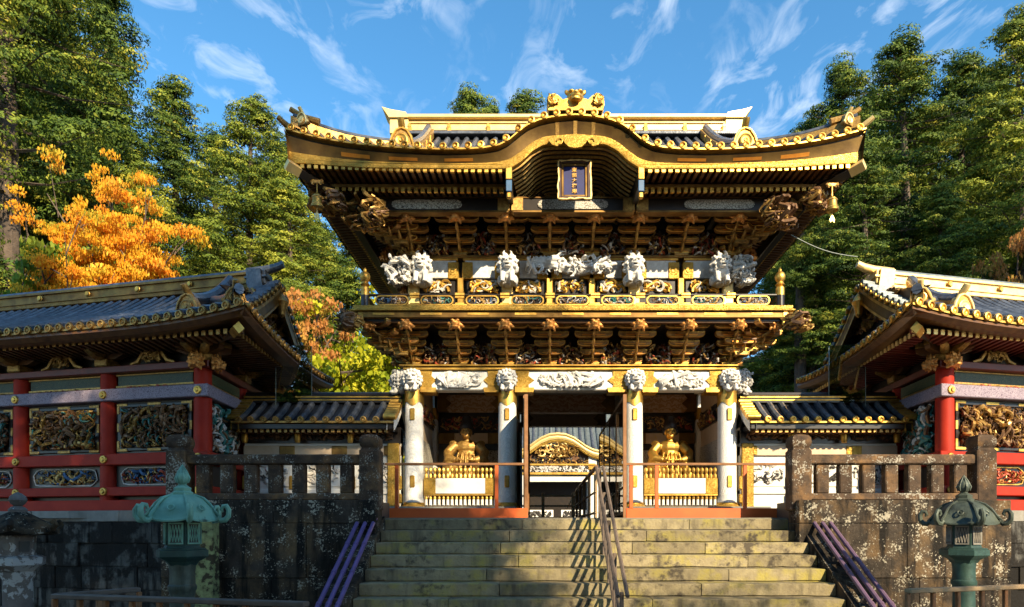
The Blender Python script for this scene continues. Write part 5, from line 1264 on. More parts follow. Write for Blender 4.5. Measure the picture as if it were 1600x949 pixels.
    g = MB(); g.strip([[(EX0 - .015, y, zr(EX0, y) - .035) for y in ye], [(EX0 - .015, y, zr(EX0, y)) for y in ye], [(EX0 + .05, y, zr(EX0, y) + .01) for y in ye]]); put(g, 'eave_lip', 'gold_old', roof)
    g = MB(); g.strip([[(x, EY0 + .3, ZE - .10) for x in (EX0 + .3, 2, 6, L)], [(x, .2, ZE + .16) for x in (-.2, 2, 6, L)]]); g.strip([[(EX0 + .3, y, ZE - .102) for y in (EY0 + .3, 2, 4.4)], [(0, y, ZE + .158) for y in (.2, 2, 4.2)]]); put(g, 'soffit', 'lacquer', roof)
    g = MB(); x = EX0 + .25
    while x < L:
        y1 = .1 if x > 0 else EY0 + .3 + (x - EX0) * .55
        if y1 > EY0 + .36:
            g.m(0); g.box(x - .035, x + .035, EY0 + .34, y1, ZE - .19, ZE - .11); g.m(1); g.box(x - .04, x + .04, EY0 + .33, EY0 + .36, ZE - .195, ZE - .105)
        x += .152
    y = EY0 + .5
    while y < 4.4:
        x1 = .0 if .3 < y < 3.3 else EX0 + .7
        g.m(0); g.box(EX0 + .34, x1, y - .035, y + .035, ZE - .19, ZE - .11); g.m(1); g.box(EX0 + .33, EX0 + .36, y - .04, y + .04, ZE - .195, ZE - .105); y += .152
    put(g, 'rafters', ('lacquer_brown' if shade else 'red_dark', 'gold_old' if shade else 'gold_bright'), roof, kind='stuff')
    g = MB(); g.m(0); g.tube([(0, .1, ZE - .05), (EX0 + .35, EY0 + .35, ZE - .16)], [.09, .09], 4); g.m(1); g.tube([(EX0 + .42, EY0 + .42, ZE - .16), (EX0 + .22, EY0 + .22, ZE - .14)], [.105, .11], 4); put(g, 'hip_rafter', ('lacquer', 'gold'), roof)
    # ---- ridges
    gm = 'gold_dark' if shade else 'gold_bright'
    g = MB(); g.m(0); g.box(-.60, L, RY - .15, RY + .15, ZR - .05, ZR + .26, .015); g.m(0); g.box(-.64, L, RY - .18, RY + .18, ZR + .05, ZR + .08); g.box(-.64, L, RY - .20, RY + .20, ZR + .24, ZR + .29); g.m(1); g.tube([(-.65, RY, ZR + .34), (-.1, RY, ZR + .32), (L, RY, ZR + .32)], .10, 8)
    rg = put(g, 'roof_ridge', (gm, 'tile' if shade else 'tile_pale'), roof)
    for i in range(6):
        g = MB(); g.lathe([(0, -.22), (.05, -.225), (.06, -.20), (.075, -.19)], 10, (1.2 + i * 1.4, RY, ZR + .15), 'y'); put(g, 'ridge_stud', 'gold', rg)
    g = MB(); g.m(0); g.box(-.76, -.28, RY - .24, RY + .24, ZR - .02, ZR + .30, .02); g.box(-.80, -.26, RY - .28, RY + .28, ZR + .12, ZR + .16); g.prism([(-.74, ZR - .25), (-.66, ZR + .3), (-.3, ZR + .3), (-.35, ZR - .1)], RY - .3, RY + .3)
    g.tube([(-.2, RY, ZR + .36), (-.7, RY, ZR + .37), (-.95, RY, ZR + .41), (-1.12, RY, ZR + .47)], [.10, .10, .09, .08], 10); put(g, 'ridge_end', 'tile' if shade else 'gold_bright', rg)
    for sd in (-1, 1):
        pts = [(.06, RY + sd * (.35 + 1.75 * i / 7), 0) for i in range(8)]
        pts = [(p[0], p[1], zf(.5, p[1]) + .16 + .10 * (1 - 2 * i / 7) ** 2) for i, p in enumerate(pts)]
        g = MB(); g.m(0); g.strip([[(p[0] - .12, p[1], p[2] - .25), (p[0] - .12, p[1], p[2] + .04), (p[0] + .12, p[1], p[2] + .04), (p[0] + .12, p[1], p[2] - .25)] for p in pts]); g.m(1); tile_row(g, [(p[0], p[1], p[2] + .06) for p in pts], .125, .16, 9)
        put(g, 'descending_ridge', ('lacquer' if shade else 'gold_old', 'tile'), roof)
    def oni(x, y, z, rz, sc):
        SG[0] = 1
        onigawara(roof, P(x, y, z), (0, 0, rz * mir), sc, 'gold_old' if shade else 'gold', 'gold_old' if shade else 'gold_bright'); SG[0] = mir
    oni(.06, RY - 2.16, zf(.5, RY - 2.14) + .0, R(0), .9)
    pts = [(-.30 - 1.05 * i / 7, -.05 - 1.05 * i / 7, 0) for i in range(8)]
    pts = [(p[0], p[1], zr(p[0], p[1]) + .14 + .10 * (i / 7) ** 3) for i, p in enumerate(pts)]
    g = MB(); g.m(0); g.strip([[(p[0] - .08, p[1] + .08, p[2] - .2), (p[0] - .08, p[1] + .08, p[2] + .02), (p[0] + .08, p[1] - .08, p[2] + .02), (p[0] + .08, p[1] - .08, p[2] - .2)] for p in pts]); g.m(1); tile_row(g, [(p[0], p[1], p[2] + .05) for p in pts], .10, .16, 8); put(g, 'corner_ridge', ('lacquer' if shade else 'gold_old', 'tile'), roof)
    oni(-1.24, -1.05, zr(-1.2, -1.0) + .02, R(-40), .66)
    SG[0] = 1
    return t
corridor(1); corridor(-1)

# ================================================================== low linking walls between gate and corridors
def link_wall(sgn):
    SG[0] = sgn; shade = sgn < 0  # shaded side swaps in darker gold copies, so its shade is painted
    X0, X1 = 3.72, 7.15        # local x from gate centre outwards
    t = thing('linking_wall', 'low %s wall with black tiled roof linking the gate to the %s corridor' % (('shaded', 'left') if shade else ('sunlit white-panelled', 'right')), 'wall', (GX, 14.15, 2.0), 0, 'linking walls beside the gate')
    P = lambda x, y, z: (x * sgn, y, z)
    put = lambda mb, nm, m, par=t, **kw: mb.build(nm, m, par, **kw)
    put(MB().box(X0, X1, -.10, .10, -.02, 1.75), 'wall_body', 'white')
    put(MB().box(X0, X1, -.16, .16, 1.18, 1.40, .01), 'head_beam', 'cream')
    put(MB().box(X0, X1, -.15, .15, -.02, .14, .01), 'base_beam', 'white'); put(MB().box(X0, X1, -.14, .14, .34, .44, .01), 'middle_beam', 'white')
    put(MB().box(X0, X1, -.13, .13, 1.45, 1.80), 'frieze_board', 'lacquer')
    n = 3; w = (X1 - X0) / n
    for i in range(n):
        c = X0 + w * (i + .5)
        pn = put(MB().box(c - w * .40, c + w * .40, -.125, -.1, .50, 1.12, .01), 'white_panel', 'white')
        g = MB(); curls(g, c, -.13, .80, w * .66, .46, 26, .024, 700 + i + sgn, (0, 0, 1), depth=.03, oval=True); put(g, 'panel_carving', ('carve_white', 'carve_black'), pn, kind='stuff')
        g = MB(); curls(g, c, -.13, 1.62, w * .8, .22, 34, .024, 720 + i + sgn, (0, 1), depth=.06); put(g, 'frieze_carving', ('carve_black', 'carve_brown'), t, kind='stuff')
        for q in (c - w / 2 + .06, c + w / 2 - .06):
            g = MB(); g.box(q - .09, q + .09, -.18, -.1, .14, .34, .02); g.box(q - .09, q + .09, -.18, -.1, .44, .74, .02); put(g, 'gilt_mount', 'gold_engraved', pn)
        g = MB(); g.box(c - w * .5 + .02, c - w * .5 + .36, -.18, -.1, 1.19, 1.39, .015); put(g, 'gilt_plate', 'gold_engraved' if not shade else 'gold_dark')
        g = MB(); g.lathe([(.05, 1.44), (.07, 1.50), (.075, 1.62), (.06, 1.70), (.07, 1.78)], 10, (c + w * .42, -.30, 0)); put(g, 'bracket_beast', 'gold')
    g = MB(); g.box(X0 + .02, X0 + .28, -.20, .2, .0, 1.45, .02); put(g, 'end_post', 'gold_engraved')
    # roof
    ZE, ZR, HY = 1.84, 2.36, .74
    zf = lambda y: ZE + (ZR - ZE) * (.75 * (1 - abs(y) / HY) + .25 * (1 - abs(y) / HY) ** 2)
    ys = [-HY + HY * i / 6 for i in range(13)]
    roof = put(MB().strip([[(x, y, zf(y)) for x in (X0 + .05, (X0 + X1) / 2, X1)] for y in ys]), 'roof', 'tile_pan')
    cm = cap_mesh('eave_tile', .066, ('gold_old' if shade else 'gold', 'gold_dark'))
    x = X0 + .38
    while x < X1:
        put(tile_row(MB(), [(x, y, zf(y) + .035) for y in (-HY, -.5, -.25, -.05)], .066, .25), 'tile_row', 'tile', roof)
        inst(cm, 'eave_tile', roof, P(x, -HY - .012, zf(-HY) + .03)); x += .262
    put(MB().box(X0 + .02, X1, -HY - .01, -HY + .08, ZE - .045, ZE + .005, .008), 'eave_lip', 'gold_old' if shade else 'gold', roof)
    put(MB().box(X0 + .05, X1, -HY + .05, HY - .05, ZE - .16, ZE - .05, .01), 'eave_board', 'lacquer', roof)
    g = MB(); x = X0 + .2
    while x < X1: g.m(0); g.box(x - .03, x + .03, -HY + .12, -.1, ZE - .22, ZE - .16); g.m(1); g.box(x - .033, x + .033, -HY + .11, -HY + .13, ZE - .222, ZE - .157); x += .125
    put(g, 'rafters', ('lacquer_brown', 'gold_old'), roof, kind='stuff')
    g = MB(); g.m(0); g.box(X0, X1, -.12, .12, ZR - .02, ZR + .14, .01); g.m(1); g.box(X0, X1, -.135, .135, ZR + .03, ZR + .055); g.box(X0, X1, -.15, .15, ZR + .09, ZR + .12); g.m(0); g.tube([(X0, 0, ZR + .17), (X1, 0, ZR + .17)], .07, 8); put(g, 'roof_ridge', ('lacquer', 'gold'), roof)
    # gilded verge with stacked caps beside the gate column
    for e, xx in ((0, X0 + .06), (1, X1 - .1)):
        g = MB(); g.strip([[(xx - .05, y, zf(y) - .22), (xx - .05, y, zf(y) + .04), (xx + .1, y, zf(y) + .06), (xx + .1, y, zf(y) - .2)] for y in ys]); put(g, 'verge_board', 'white' if e == 0 else 'gold', roof)
        for k in range(7):
            y = -HY + .03 + k * .105; g = MB(); g.tube([(xx - .09, y, zf(y) + .08), (xx + .17, y, zf(y) + .08)], .068, 10); put(g, 'verge_tile', 'gold', roof)
    SG[0] = 1
link_wall(-1); link_wall(1)

# glass weather screens under the corridor eaves
def pane(sgn):
    lab = 'tall thin glass weather pane beside the %s corridor reflecting foliage' % ('left' if sgn < 0 else 'right')
    t = thing('weather_glass', lab, 'glass pane', (GX + sgn * 6.05, 14.0, 4.50), -sgn * R(14), 'glass weather panes')
    b = MB(); b.box(-.36, .36, -.006, .006, -.15, 1.10); b.build('glass_sheet', 'coated_glass', t)
    for x in (-.37, .37):
        b = MB(); b.box(x - .007, x + .007, -.01, .01, -.45, 1.10); b.build('edge_rod', 'cable', t)
pane(-1); pane(1)

# ================================================================== lanterns
def bronze_lantern(label, loc, ms, sc=1.0, rz=0):
    top, body, pan = ms
    t = thing('bronze_lantern', label, 'lantern', loc, rz, 'bronze lanterns flanking the stairs')
    put = lambda mb, nm, m, par=t, **kw: mb.build(nm, m, par, scale=(sc * .88, sc * .88, sc) if par is t else None, loc=kw.pop('loc', (0, 0, 0)), **kw)
    b = MB(); b.lathe([(.42, 0), (.42, .1), (.36, .14), (.36, .22), (.22, .28), (.20, .32)], 6); put(b, 'base', body, ang=25)
    b = MB(); b.lathe([(.19, .30), (.17, .55), (.165, .80), (.18, .86), (.195, .88), (.195, .93), (.175, .95), (.17, 1.10), (.18, 1.18), (.185, 1.22)], 20); put(b, 'shaft', 'patina_dark' if top != 'patina' else 'patina_olive')
    b = MB(); b.lathe([(.20, 1.20), (.24, 1.25), (.36, 1.31), (.37, 1.32), (.37, 1.40), (.34, 1.41), (.34, 1.425), (.28, 1.43)], 6); put(b, 'platform', body, ang=25)
    b = MB(); b.lathe([(.27, 1.425), (.25, 1.46), (.25, 1.78), (.27, 1.80)], 6); lb = put(b, 'light_box', body, ang=25)
    for k in range(6):
        a = R(30 + 60 * k); r = .25 * math.cos(R(30)) + .004
        g = MB(); g.m(0); g.box(-.085, .085, -.012, .0, 1.50, 1.74)
        for i in range(5): g.m(1); g.tube([(-.08 + .04 * i, -.014, 1.51), (-.04 + .04 * i if i < 3 else .08, -.014, 1.73)], .007, 4); g.tube([(.08 - .04 * i, -.016, 1.51), (.04 - .04 * i if i < 3 else -.08, -.016, 1.73)], .007, 4)
        for (x0, x1, z0, z1) in ((-.1, -.085, 1.48, 1.76), (.085, .1, 1.48, 1.76), (-.085, .085, 1.74, 1.76), (-.085, .085, 1.48, 1.50)): g.box(x0, x1, -.022, 0, z0, z1)
        g.build('lattice_window', ('carve_black', pan), t, loc=(r * math.cos(a) * sc * .88, r * math.sin(a) * sc * .88, 0), rot=(0, 0, a + R(90)), scale=(sc * .88, sc * .88, sc))
    # six-sided flared roof
    n = 36; rows = []
    prf = [(0.14, 2.13), (.21, 2.115), (.30, 2.07), (.38, 1.995), (.44, 1.90), (.49, 1.815), (.53, 1.79), (.53, 1.77), (.46, 1.78), (.26, 1.80)]
    for r, z in prf:
        row = []
        for j in range(n + 1):
            a = 2 * math.pi * j / n; h = (a % R(60)) - R(30); rr = r * math.cos(R(30)) / math.cos(h); c6 = abs(h) / R(30)
            rr = r * (.88 + .12 * (rr / r - .866) / .134) if r > .2 else r
            row.append((rr * math.cos(a), rr * math.sin(a), z + (.035 * c6 ** 3 if r > .4 else 0)))
        rows.append(row)
    b = MB(); b.strip(rows); rf = put(b, 'roof', top, ang=50)
    rib = MB(); rib.tube([(.16, 0, 2.13), (.30, 0, 2.085), (.39, 0, 2.01), (.46, 0, 1.91), (.54, 0, 1.83)], [.016, .018, .02, .022, .022], 6); RIB = rib.mesh('roof_rib', top)
    sc_ = MB(); pts = [(.50, 0, 1.83), (.55, 0, 1.79), (.61, 0, 1.80), (.655, 0, 1.85), (.66, 0, 1.93), (.625, 0, 1.985), (.575, 0, 1.98), (.555, 0, 1.935), (.58, 0, 1.905)]
    sc_.tube(pts, [.035, .038, .04, .04, .038, .034, .030, .026, .014], 8); SCR = sc_.mesh('roof_scroll', top)
    em = MB(); em.tube([(.0, .045 * math.cos(k * .9), .045 * math.sin(k * .9)) for k in range(8)], .012, 6); EMB = em.mesh('crest_ring', top)
    for k in range(6):
        a = R(60 * k)
        inst(RIB, 'roof_rib', rf, (0, 0, 0), (0, 0, a)); inst(SCR, 'roof_scroll', rf, (0, 0, 0), (0, 0, a))
        a2 = a + R(30); inst(EMB, 'crest_ring', rf, (.40 * math.cos(a2), .40 * math.sin(a2), 1.955), (0, R(-40), a2))
    b = MB(); b.lathe([(.15, 2.11), (.155, 2.16), (.12, 2.18), (.13, 2.22), (.09, 2.24), (.06, 2.26), (.05, 2.28)], 6); put(b, 'roof_collar', top, ang=25)
    b = MB(); b.lathe([(.05, 2.27), (.08, 2.30), (.095, 2.35), (.085, 2.40), (.055, 2.445), (.02, 2.48), (0, 2.52)], 14)
    for k in range(6):
        a = R(60 * k); b.tube([(.085 * math.cos(a), .085 * math.sin(a), 2.29), (.102 * math.cos(a), .102 * math.sin(a), 2.35), (.06 * math.cos(a), .06 * math.sin(a), 2.44), (0, 0, 2.53)], [.01, .016, .012, .006], 5)
    put(b, 'jewel_finial', top)
bronze_lantern('bright verdigris bronze lantern with curled roof scrolls before the shaded wall', (px(285, 8.0), 8.0, 0), ('patina', 'patina_dark', 'patina'), .945, R(8))
bronze_lantern('dark olive bronze lantern with curled roof scrolls before the sunlit wall', (px(1506, 9.0), 9.0, 0), ('patina_olive', 'patina_dark', 'stone_plinth'), .925, R(20))

def stone_lantern(label, loc):
    t = thing('stone_lantern', label, 'lantern', loc)
    t.scale = (.86, .86, .94)
    put = lambda mb, nm, m='stone_lantern', **kw: mb.build(nm, m, t, **kw)
    put(MB().lathe([(.40, 0), (.40, .14), (.30, .2), (.22, .24)], 6), 'base', ang=25)
    put(MB().lathe([(.19, .22), (.18, .6), (.185, 1.0), (.21, 1.04), (.21, 1.10), (.18, 1.12)], 18), 'shaft')
    put(MB().lathe([(.20, 1.10), (.30, 1.17), (.36, 1.20), (.36, 1.30), (.26, 1.33)], 6), 'platform', ang=25)
    put(MB().lathe([(.23, 1.32), (.235, 1.58), (.22, 1.60)], 6), 'light_box', ang=25)
    for k in range(6):
        a = R(30 + 60 * k); r = .232 * math.cos(R(30)) + .004
        g = MB()
        if k % 2: g.box(-.065, .065, -.006, .004, 1.38, 1.52)  # black plate painted in for the dark inside the light box
        else: g.lathe([(0, -.006), (.05, -.008), (.055, .002)], 10, (0, 0, 1.45), 'y')
        g.build('window_opening', 'carve_black' if k % 2 else 'stone_plinth', t, loc=(r * math.cos(a), r * math.sin(a), 0), rot=(0, 0, a + R(90)))
    n = 36; rows = []
    for r, z in [(.10, 1.92), (.2, 1.87), (.32, 1.80), (.42, 1.72), (.49, 1.67), (.50, 1.62), (.40, 1.60), (.2, 1.60)]:
        rows.append([(r * math.cos(2 * math.pi * j / n) * (1 + .06 * abs(math.cos(3 * 2 * math.pi * j / n)) ** 4), r * math.sin(2 * math.pi * j / n) * (1 + .06 * abs(math.cos(3 * 2 * math.pi * j / n)) ** 4), z + (.05 * abs(math.cos(3 * 2 * math.pi * j / n)) ** 6 if r > .35 else 0)) for j in range(n + 1)])
    rf = put(MB().strip(rows), 'roof', 'stone_dark', ang=60)
    for k in range(6):
        a = R(60 * k); g = MB(); g.tube([(.44, 0, 1.71), (.52, 0, 1.70), (.56, 0, 1.745), (.53, 0, 1.79), (.49, 0, 1.775)], [.05, .05, .045, .04, .025], 8); g.build('roof_scroll', 'stone_dark', rf, rot=(0, 0, a))
    put(MB().lathe([(.11, 1.89), (.12, 1.95), (.09, 1.98), (.05, 2.0), (.09, 2.03), (.115, 2.08), (.10, 2.13), (.05, 2.17), (0, 2.19)], 14), 'jewel_finial')
stone_lantern('weathered grey stone lantern at the lower left frame edge', (px(28, 8.2), 8.2, 0))

# ================================================================== foreground fences
def fence(label, pts, h, sp, m, mp_, n_extra=None):
    t = thing('wooden_fence', label, 'fence', (pts[0][0], pts[0][1], 0), 0, 'low wooden fences in front of the walls'); o = Vector((pts[0][0], pts[0][1], 0))
    for a, c in zip(pts[:-1], pts[1:]):
        A, B = Vector((*a, 0)) - o, Vector((*c, 0)) - o; d = (B - A); L = d.length; rz = math.atan2(d.y, d.x)
        g = MB(); g.box(0, L, -.045, .045, h - .045, h, .008); g.build('top_rail', m, t, loc=A, rot=(0, 0, rz))
        g = MB(); g.box(0, L, -.02, .02, .25, .31, .006); g.build('lower_rail', mp_, t, loc=A, rot=(0, 0, rz))
        k = max(1, int(round(L / sp)))
        for i in range(k + 1):
            p = A + d * (i / k); g = MB(); g.box(-.022, .022, -.02, .02, 0, h - .045, .006); g.build('post', mp_, t, loc=p, rot=(0, 0, rz))
fence('dark wooden fence with thin posts at the lower left, before the verdigris lantern', [(px(222, 6.5), 6.45), (px(92, 5.9), 5.85), (px(486, 5.3), 5.2)], 1.0, .30, 'wood_grey', 'wood')
fence('pale-topped wooden fence at the lower right, before the olive lantern', [(px(1418, 6.3), 6.3), (px(1640, 6.9), 6.9)], 1.0, .32, 'wood_pale', 'wood')

# ================================================================== hanging bells and cable
def bell(label, loc):
    t = thing('eave_bell', label, 'bell', loc, 0, 'bells hanging from the gate eaves'); t.scale = (.8, .8, .85)
    g = MB(); g.tube([(0, 0, 0), (0, 0, -.30)], .012, 6); g.build('chain', 'gold', t)
    g = MB(); curls(g, 0, 0, -.02, .30, .10, 8, .02, 5, depth=.02); g.box(-.13, .13, -.02, .02, -.05, .03, .01); g.build('hanger', 'gold_old', t)
    g = MB(); g.lathe([(0, -.28), (.06, -.29), (.10, -.33), (.115, -.50), (.14, -.56), (.15, -.60), (.135, -.60), (.09, -.52), (0, -.50)], 16); g.build('bell_body', 'gold', t)
    for z in (-.36, -.54):
        g = MB(); g.lathe([(.112 if z > -.4 else .135, z - .012), (.125 if z > -.4 else .145, z), (.112 if z > -.4 else .13, z + .012)], 16); g.build('bell_band', 'gold_bright', t)
    g = MB(); g.tube([(0, 0, -.50), (0, 0, -.70)], .008, 5); g.prism([(-.02, -.70), (-.07, -.80), (-.04, -.86), (0, -.82), (.05, -.87), (.06, -.79), (.02, -.70)], -.006, .006); g.build('clapper', 'gold_bright', t)
bell('small gilded bell hanging under the left corner of the gate eaves', (GX - 4.95, 12.30, 2 + 6.26)); bell('small gilded bell hanging under the right corner of the gate eaves', (GX + 4.95, 12.30, 2 + 6.20))
g = MB(); A = Vector((GX + 4.9, 14.2, 8.1)); B = Vector((7.15, 14.45, 7.72))
g.tube([A.lerp(B, i / 8) - Vector((0, 0, .10 * math.sin(math.pi * i / 8))) for i in range(9)], .012, 6)
g.build('cable', 'cable', label='thin pale cable running from the gate eaves to the sunlit corridor ridge', cat='cable')
# ================================================================== trees
RG = np.random.default_rng(11)
def leaf_mesh(name, C, Nn, size, tint, m, aspect=.55):
    """one quad per leaf spray: centres C, outward normals Nn"""
    n = len(C); t = RG.normal(size=(n, 3)); t -= Nn * np.sum(t * Nn, 1, keepdims=True); t /= np.linalg.norm(t, axis=1, keepdims=True) + 1e-9
    bvec = np.cross(Nn, t); s = size[:, None]
    V = np.empty((n, 4, 3)); a = t * s * .5; c = bvec * s * .5 * aspect; bend = Nn * s * .12
    V[:, 0] = C - a; V[:, 1] = C - c * 1.0 + bend; V[:, 2] = C + a; V[:, 3] = C + c + bend
    me = bpy.data.meshes.new(name); me.vertices.add(n * 4); me.vertices.foreach_set('co', V.reshape(-1).astype(np.float32))
    me.loops.add(n * 4); me.loops.foreach_set('vertex_index', np.arange(n * 4, dtype=np.int32))
    me.polygons.add(n); me.polygons.foreach_set('loop_start', np.arange(0, n * 4, 4, dtype=np.int32))
    me.polygons.foreach_set('loop_total', np.full(n, 4, dtype=np.int32))
    at = me.attributes.new('tint', 'FLOAT', 'POINT'); at.data.foreach_set('value', np.repeat(tint, 4).astype(np.float32))
    me.materials.append(M[m]); me.update(); me.validate(); return me

def unit(n):
    v = RG.normal(size=(n, 3)); return v / np.linalg.norm(v, axis=1, keepdims=True)

def tufts(centres, radii, per, squash=.8, leaf=.2, up=.25, jag=.15):
    """rounded foliage tufts: leaves spread over the shell of every tuft, ragged outline"""
    C = []; Nn = []; S = []; T = []
    for c, r in zip(centres, radii):
        k = max(12, int(per * (r ** 1.6))); d = unit(k); d[:, 2] = np.abs(d[:, 2]) * .9 - .35 * RG.random(k) + up * .3
        rr = r * (1 - jag + jag * 2 * RG.random(k) ** 1.5)[:, None]
        p = d * rr; p[:, 2] *= squash
        nn = d * 1.2 + unit(k) * .42; nn /= np.linalg.norm(nn, axis=1, keepdims=True)
        C.append(c + p); Nn.append(nn); S.append(leaf * (.6 + .8 * RG.random(k))); T.append(np.clip(RG.normal(.47, .20) + RG.normal(0, .13, k), 0, 1))
    return np.concatenate(C), np.concatenate(Nn), np.concatenate(S), np.concatenate(T)

def cedar_proto(seed, H, Rw, base=.18, gap=.30, m='leaf_cedar', per=440, leaf=.140, dens=1.0):
    q = random.Random(seed); cent = []; rad = []
    tr = MB(); lean = q.uniform(-.3, .3)
    tp = [(lean * math.sin(i * .5) * .3, .1 * math.sin(i * .8), H * i / 9) for i in range(10)]
    tr.tube(tp, [.0155 * H * (1 - .92 * i / 9) + .02 for i in range(10)], 9)
    lb = MB(); nb = int(135 * dens)
    for i in range(nb):
        t = base + (1 - base) * (i + q.random() * .8) / nb; z = H * t
        prof_ = min(1.0, (t - base) * 5 + .45) * (1 - ((t - base) / (1 - base)) ** 2.0) ** .75 + .05
        if q.random() < gap * .2: continue
        a = q.random() * 6.283; L = Rw * prof_ * q.uniform(.55, 1.12); dz = -.10 * L + q.uniform(-.2, .35) * L * .5
        root = Vector((0, 0, z)); tip = Vector((math.cos(a) * L, math.sin(a) * L, z + dz))
        midp = root.lerp(tip, .5) + Vector((0, 0, -.06 * L))
        lb.tube([root, midp, tip], [.05 + .010 * L, .035, .015], 4)
        nt_ = 3 + int(L * 1.7)
        for k in range(nt_):
            f = .26 + .78 * (k + q.random() * .6) / nt_; w = .16 * L + .22
            c = root.lerp(tip, min(f, 1.05)) + Vector((q.uniform(-w, w), q.uniform(-w, w), q.uniform(-.15, .55)))
            cent.append(np.array(c)); rad.append(q.uniform(.36, .78) * (.75 + .05 * L))
    for k in range(9): cent.append(np.array((q.uniform(-.4, .4), q.uniform(-.4, .4), H * (.93 + .07 * q.random())))); rad.append(q.uniform(.3, .5))
    C, Nn, S, T = tufts(cent, rad, per, leaf=leaf)
    return tr.mesh('trunk', 'bark'), lb.mesh('limbs', 'bark'), leaf_mesh('crown', C, Nn, S, T, m, .42)

def maple_proto(seed, H, Rw, m, per=90, leaf=.17, flat=.22, n=120):
    q = random.Random(seed); cent = []; rad = []; lb = MB(); tr = MB()
    fork = H * .22
    tr.tube([(0, 0, 0), (.05, .02, fork * .5), (.0, 0, fork)], [.05 * H * .5, .036 * H * .5, .032 * H * .5], 8)
    for i in range(9):
        a = 6.283 * i / 9 + q.uniform(-.3, .3); L = Rw * q.uniform(.65, 1.05); zt = H * q.uniform(.5, .98)
        p0 = Vector((0, 0, fork)); p3 = Vector((math.cos(a) * L, math.sin(a) * L, zt)); p1 = p0 + Vector((math.cos(a) * L * .25, math.sin(a) * L * .25, (zt - fork) * .55)); p2 = p0.lerp(p3, .66) + Vector((0, 0, (zt - fork) * .18))
        lb.tube([p0, p1, p2, p3], [.09, .06, .035, .012], 5)
        for j in range(5):
            b0 = p1.lerp(p3, j / 5); d = Vector((q.uniform(-1, 1), q.uniform(-1, 1), q.uniform(-.1, .5))).normalized() * L * .4; lb.tube([b0, b0 + d * .6 + Vector((0, 0, .1)), b0 + d], [.03, .02, .008], 4)
            for k in range(3): cent.append(np.array(b0 + d * q.uniform(.5, 1.1) + Vector((q.uniform(-.4, .4), q.uniform(-.4, .4), q.uniform(-.1, .3))))); rad.append(q.uniform(.35, .85) * Rw / 3.4)
    for k in range(n - len(cent)):
        u_ = unit(1)[0]; u_[2] = abs(u_[2]); cent.append(np.array((0, 0, fork * 1.3)) + u_ * np.array((Rw, Rw, H * .74)) * q.uniform(.55, 1.0)); rad.append(q.uniform(.3, .75) * Rw / 3.4)
    C = []; Nn = []; S = []; T = []
    for c, r in zip(cent, rad):
        k = int(per * r * r) + 14; d = unit(k) * (RG.random(k) ** .4)[:, None]; p = d * r; p[:, 2] *= flat; p[:, 2] -= .07 * (p[:, 0] ** 2 + p[:, 1] ** 2) / r
        nn = np.array((0, 0, .45)) + unit(k); nn /= np.linalg.norm(nn, axis=1, keepdims=True)
        C.append(c + p); Nn.append(nn); S.append(leaf * (.6 + .8 * RG.random(k))); T.append(np.clip(RG.normal(.5, .24) + RG.normal(0, .14, k), 0, 1))
    return tr.mesh('trunk', 'bark'), lb.mesh('limbs', 'bark'), leaf_mesh('crown', np.concatenate(C), np.concatenate(Nn), np.concatenate(S), np.concatenate(T), m, .8)

def plant(name, cat, proto, loc, sc, rz, label, group=None, crown_m=None):
    t = thing(name, label, cat, loc, rz, group)
    tr, lb, cr = proto
    a = inst(tr, 'trunk', t, scale=sc); inst(lb, 'limbs', t, scale=sc, kind='stuff'); inst(cr, 'crown', t, scale=sc)
    return t

CED = [cedar_proto(1, 26, 3.9, base=.08), cedar_proto(2, 26, 4.4, base=.05, gap=.35), cedar_proto(3, 26, 3.8, base=.10), cedar_proto(4, 26, 4.4, base=.05, gap=.2, m='leaf_cedar_lit', per=440)]
HH = 26.0
def cedar(px_, ytop, d, k, label, w=1.0, rz=None, group='tall cedars behind the shrine'):
    X = px(px_, d); zb = ground_z(X, d) - .2; H = 1.6 + (825 - ytop) / 1000 * d - zb; s = H / HH
    plant('cedar_tree', 'tree', CED[k], (X, d, zb), (s * w, s * w, s), rz if rz is not None else px_ * .7, label, group)
# left of the gate
cedar(10, -330, 25, 1, 'nearest dark cedar cut off by the left frame edge', 1.15)
cedar(-60, -200, 33, 0, 'dark cedar mostly beyond the left frame edge', 1.5)
cedar(70, -60, 36, 3, 'yellowish cedar between the nearest cedar and the tall pointed one', 1.4)
cedar(168, -8, 31, 0, 'tall pointed cedar reaching the top of the frame above the orange maple', 1.15)
cedar(272, 138, 35, 2, 'narrower cedar between the tall pointed cedar and the rounded cedar left of the gate', 1.25)
cedar(392, 163, 31, 3, 'rounded yellow-green cedar just left of the gate roof', 1.25)
cedar(452, 285, 30, 3, 'low yellow-green cedar behind the shaded corridor ridge end', 1.3, 2.0)
cedar(545, 330, 33, 0, 'dark cedar half hidden behind the left gate eaves', 1.2)
cedar(95, 95, 42, 2, 'far cedar filling the gap left of the tall pointed cedar', 1.3)
cedar(440, 230, 38, 1, 'dark cedar filling in behind the rounded cedar left of the gate', 1.4)
cedar(335, 215, 46, 1, 'far cedar seen in the gap between the left cedars', 1.3)
cedar(215, 250, 28, 3, 'lower cedar behind the top of the orange maple', 1.25, .6)
cedar(500, 360, 44, 2, 'far cedar in the dark gap beside the left gate eaves', 1.35)
# behind the roof
cedar(733, 152, 58, 0, 'small cedar top peeping over the left half of the gate ridge', 1.3)
cedar(820, 157, 60, 2, 'small cedar top peeping over the ridge beside the golden crest', 1.3)
cedar(765, 170, 63, 1, 'tiny cedar tip between the two tops over the gate ridge', 1.0)
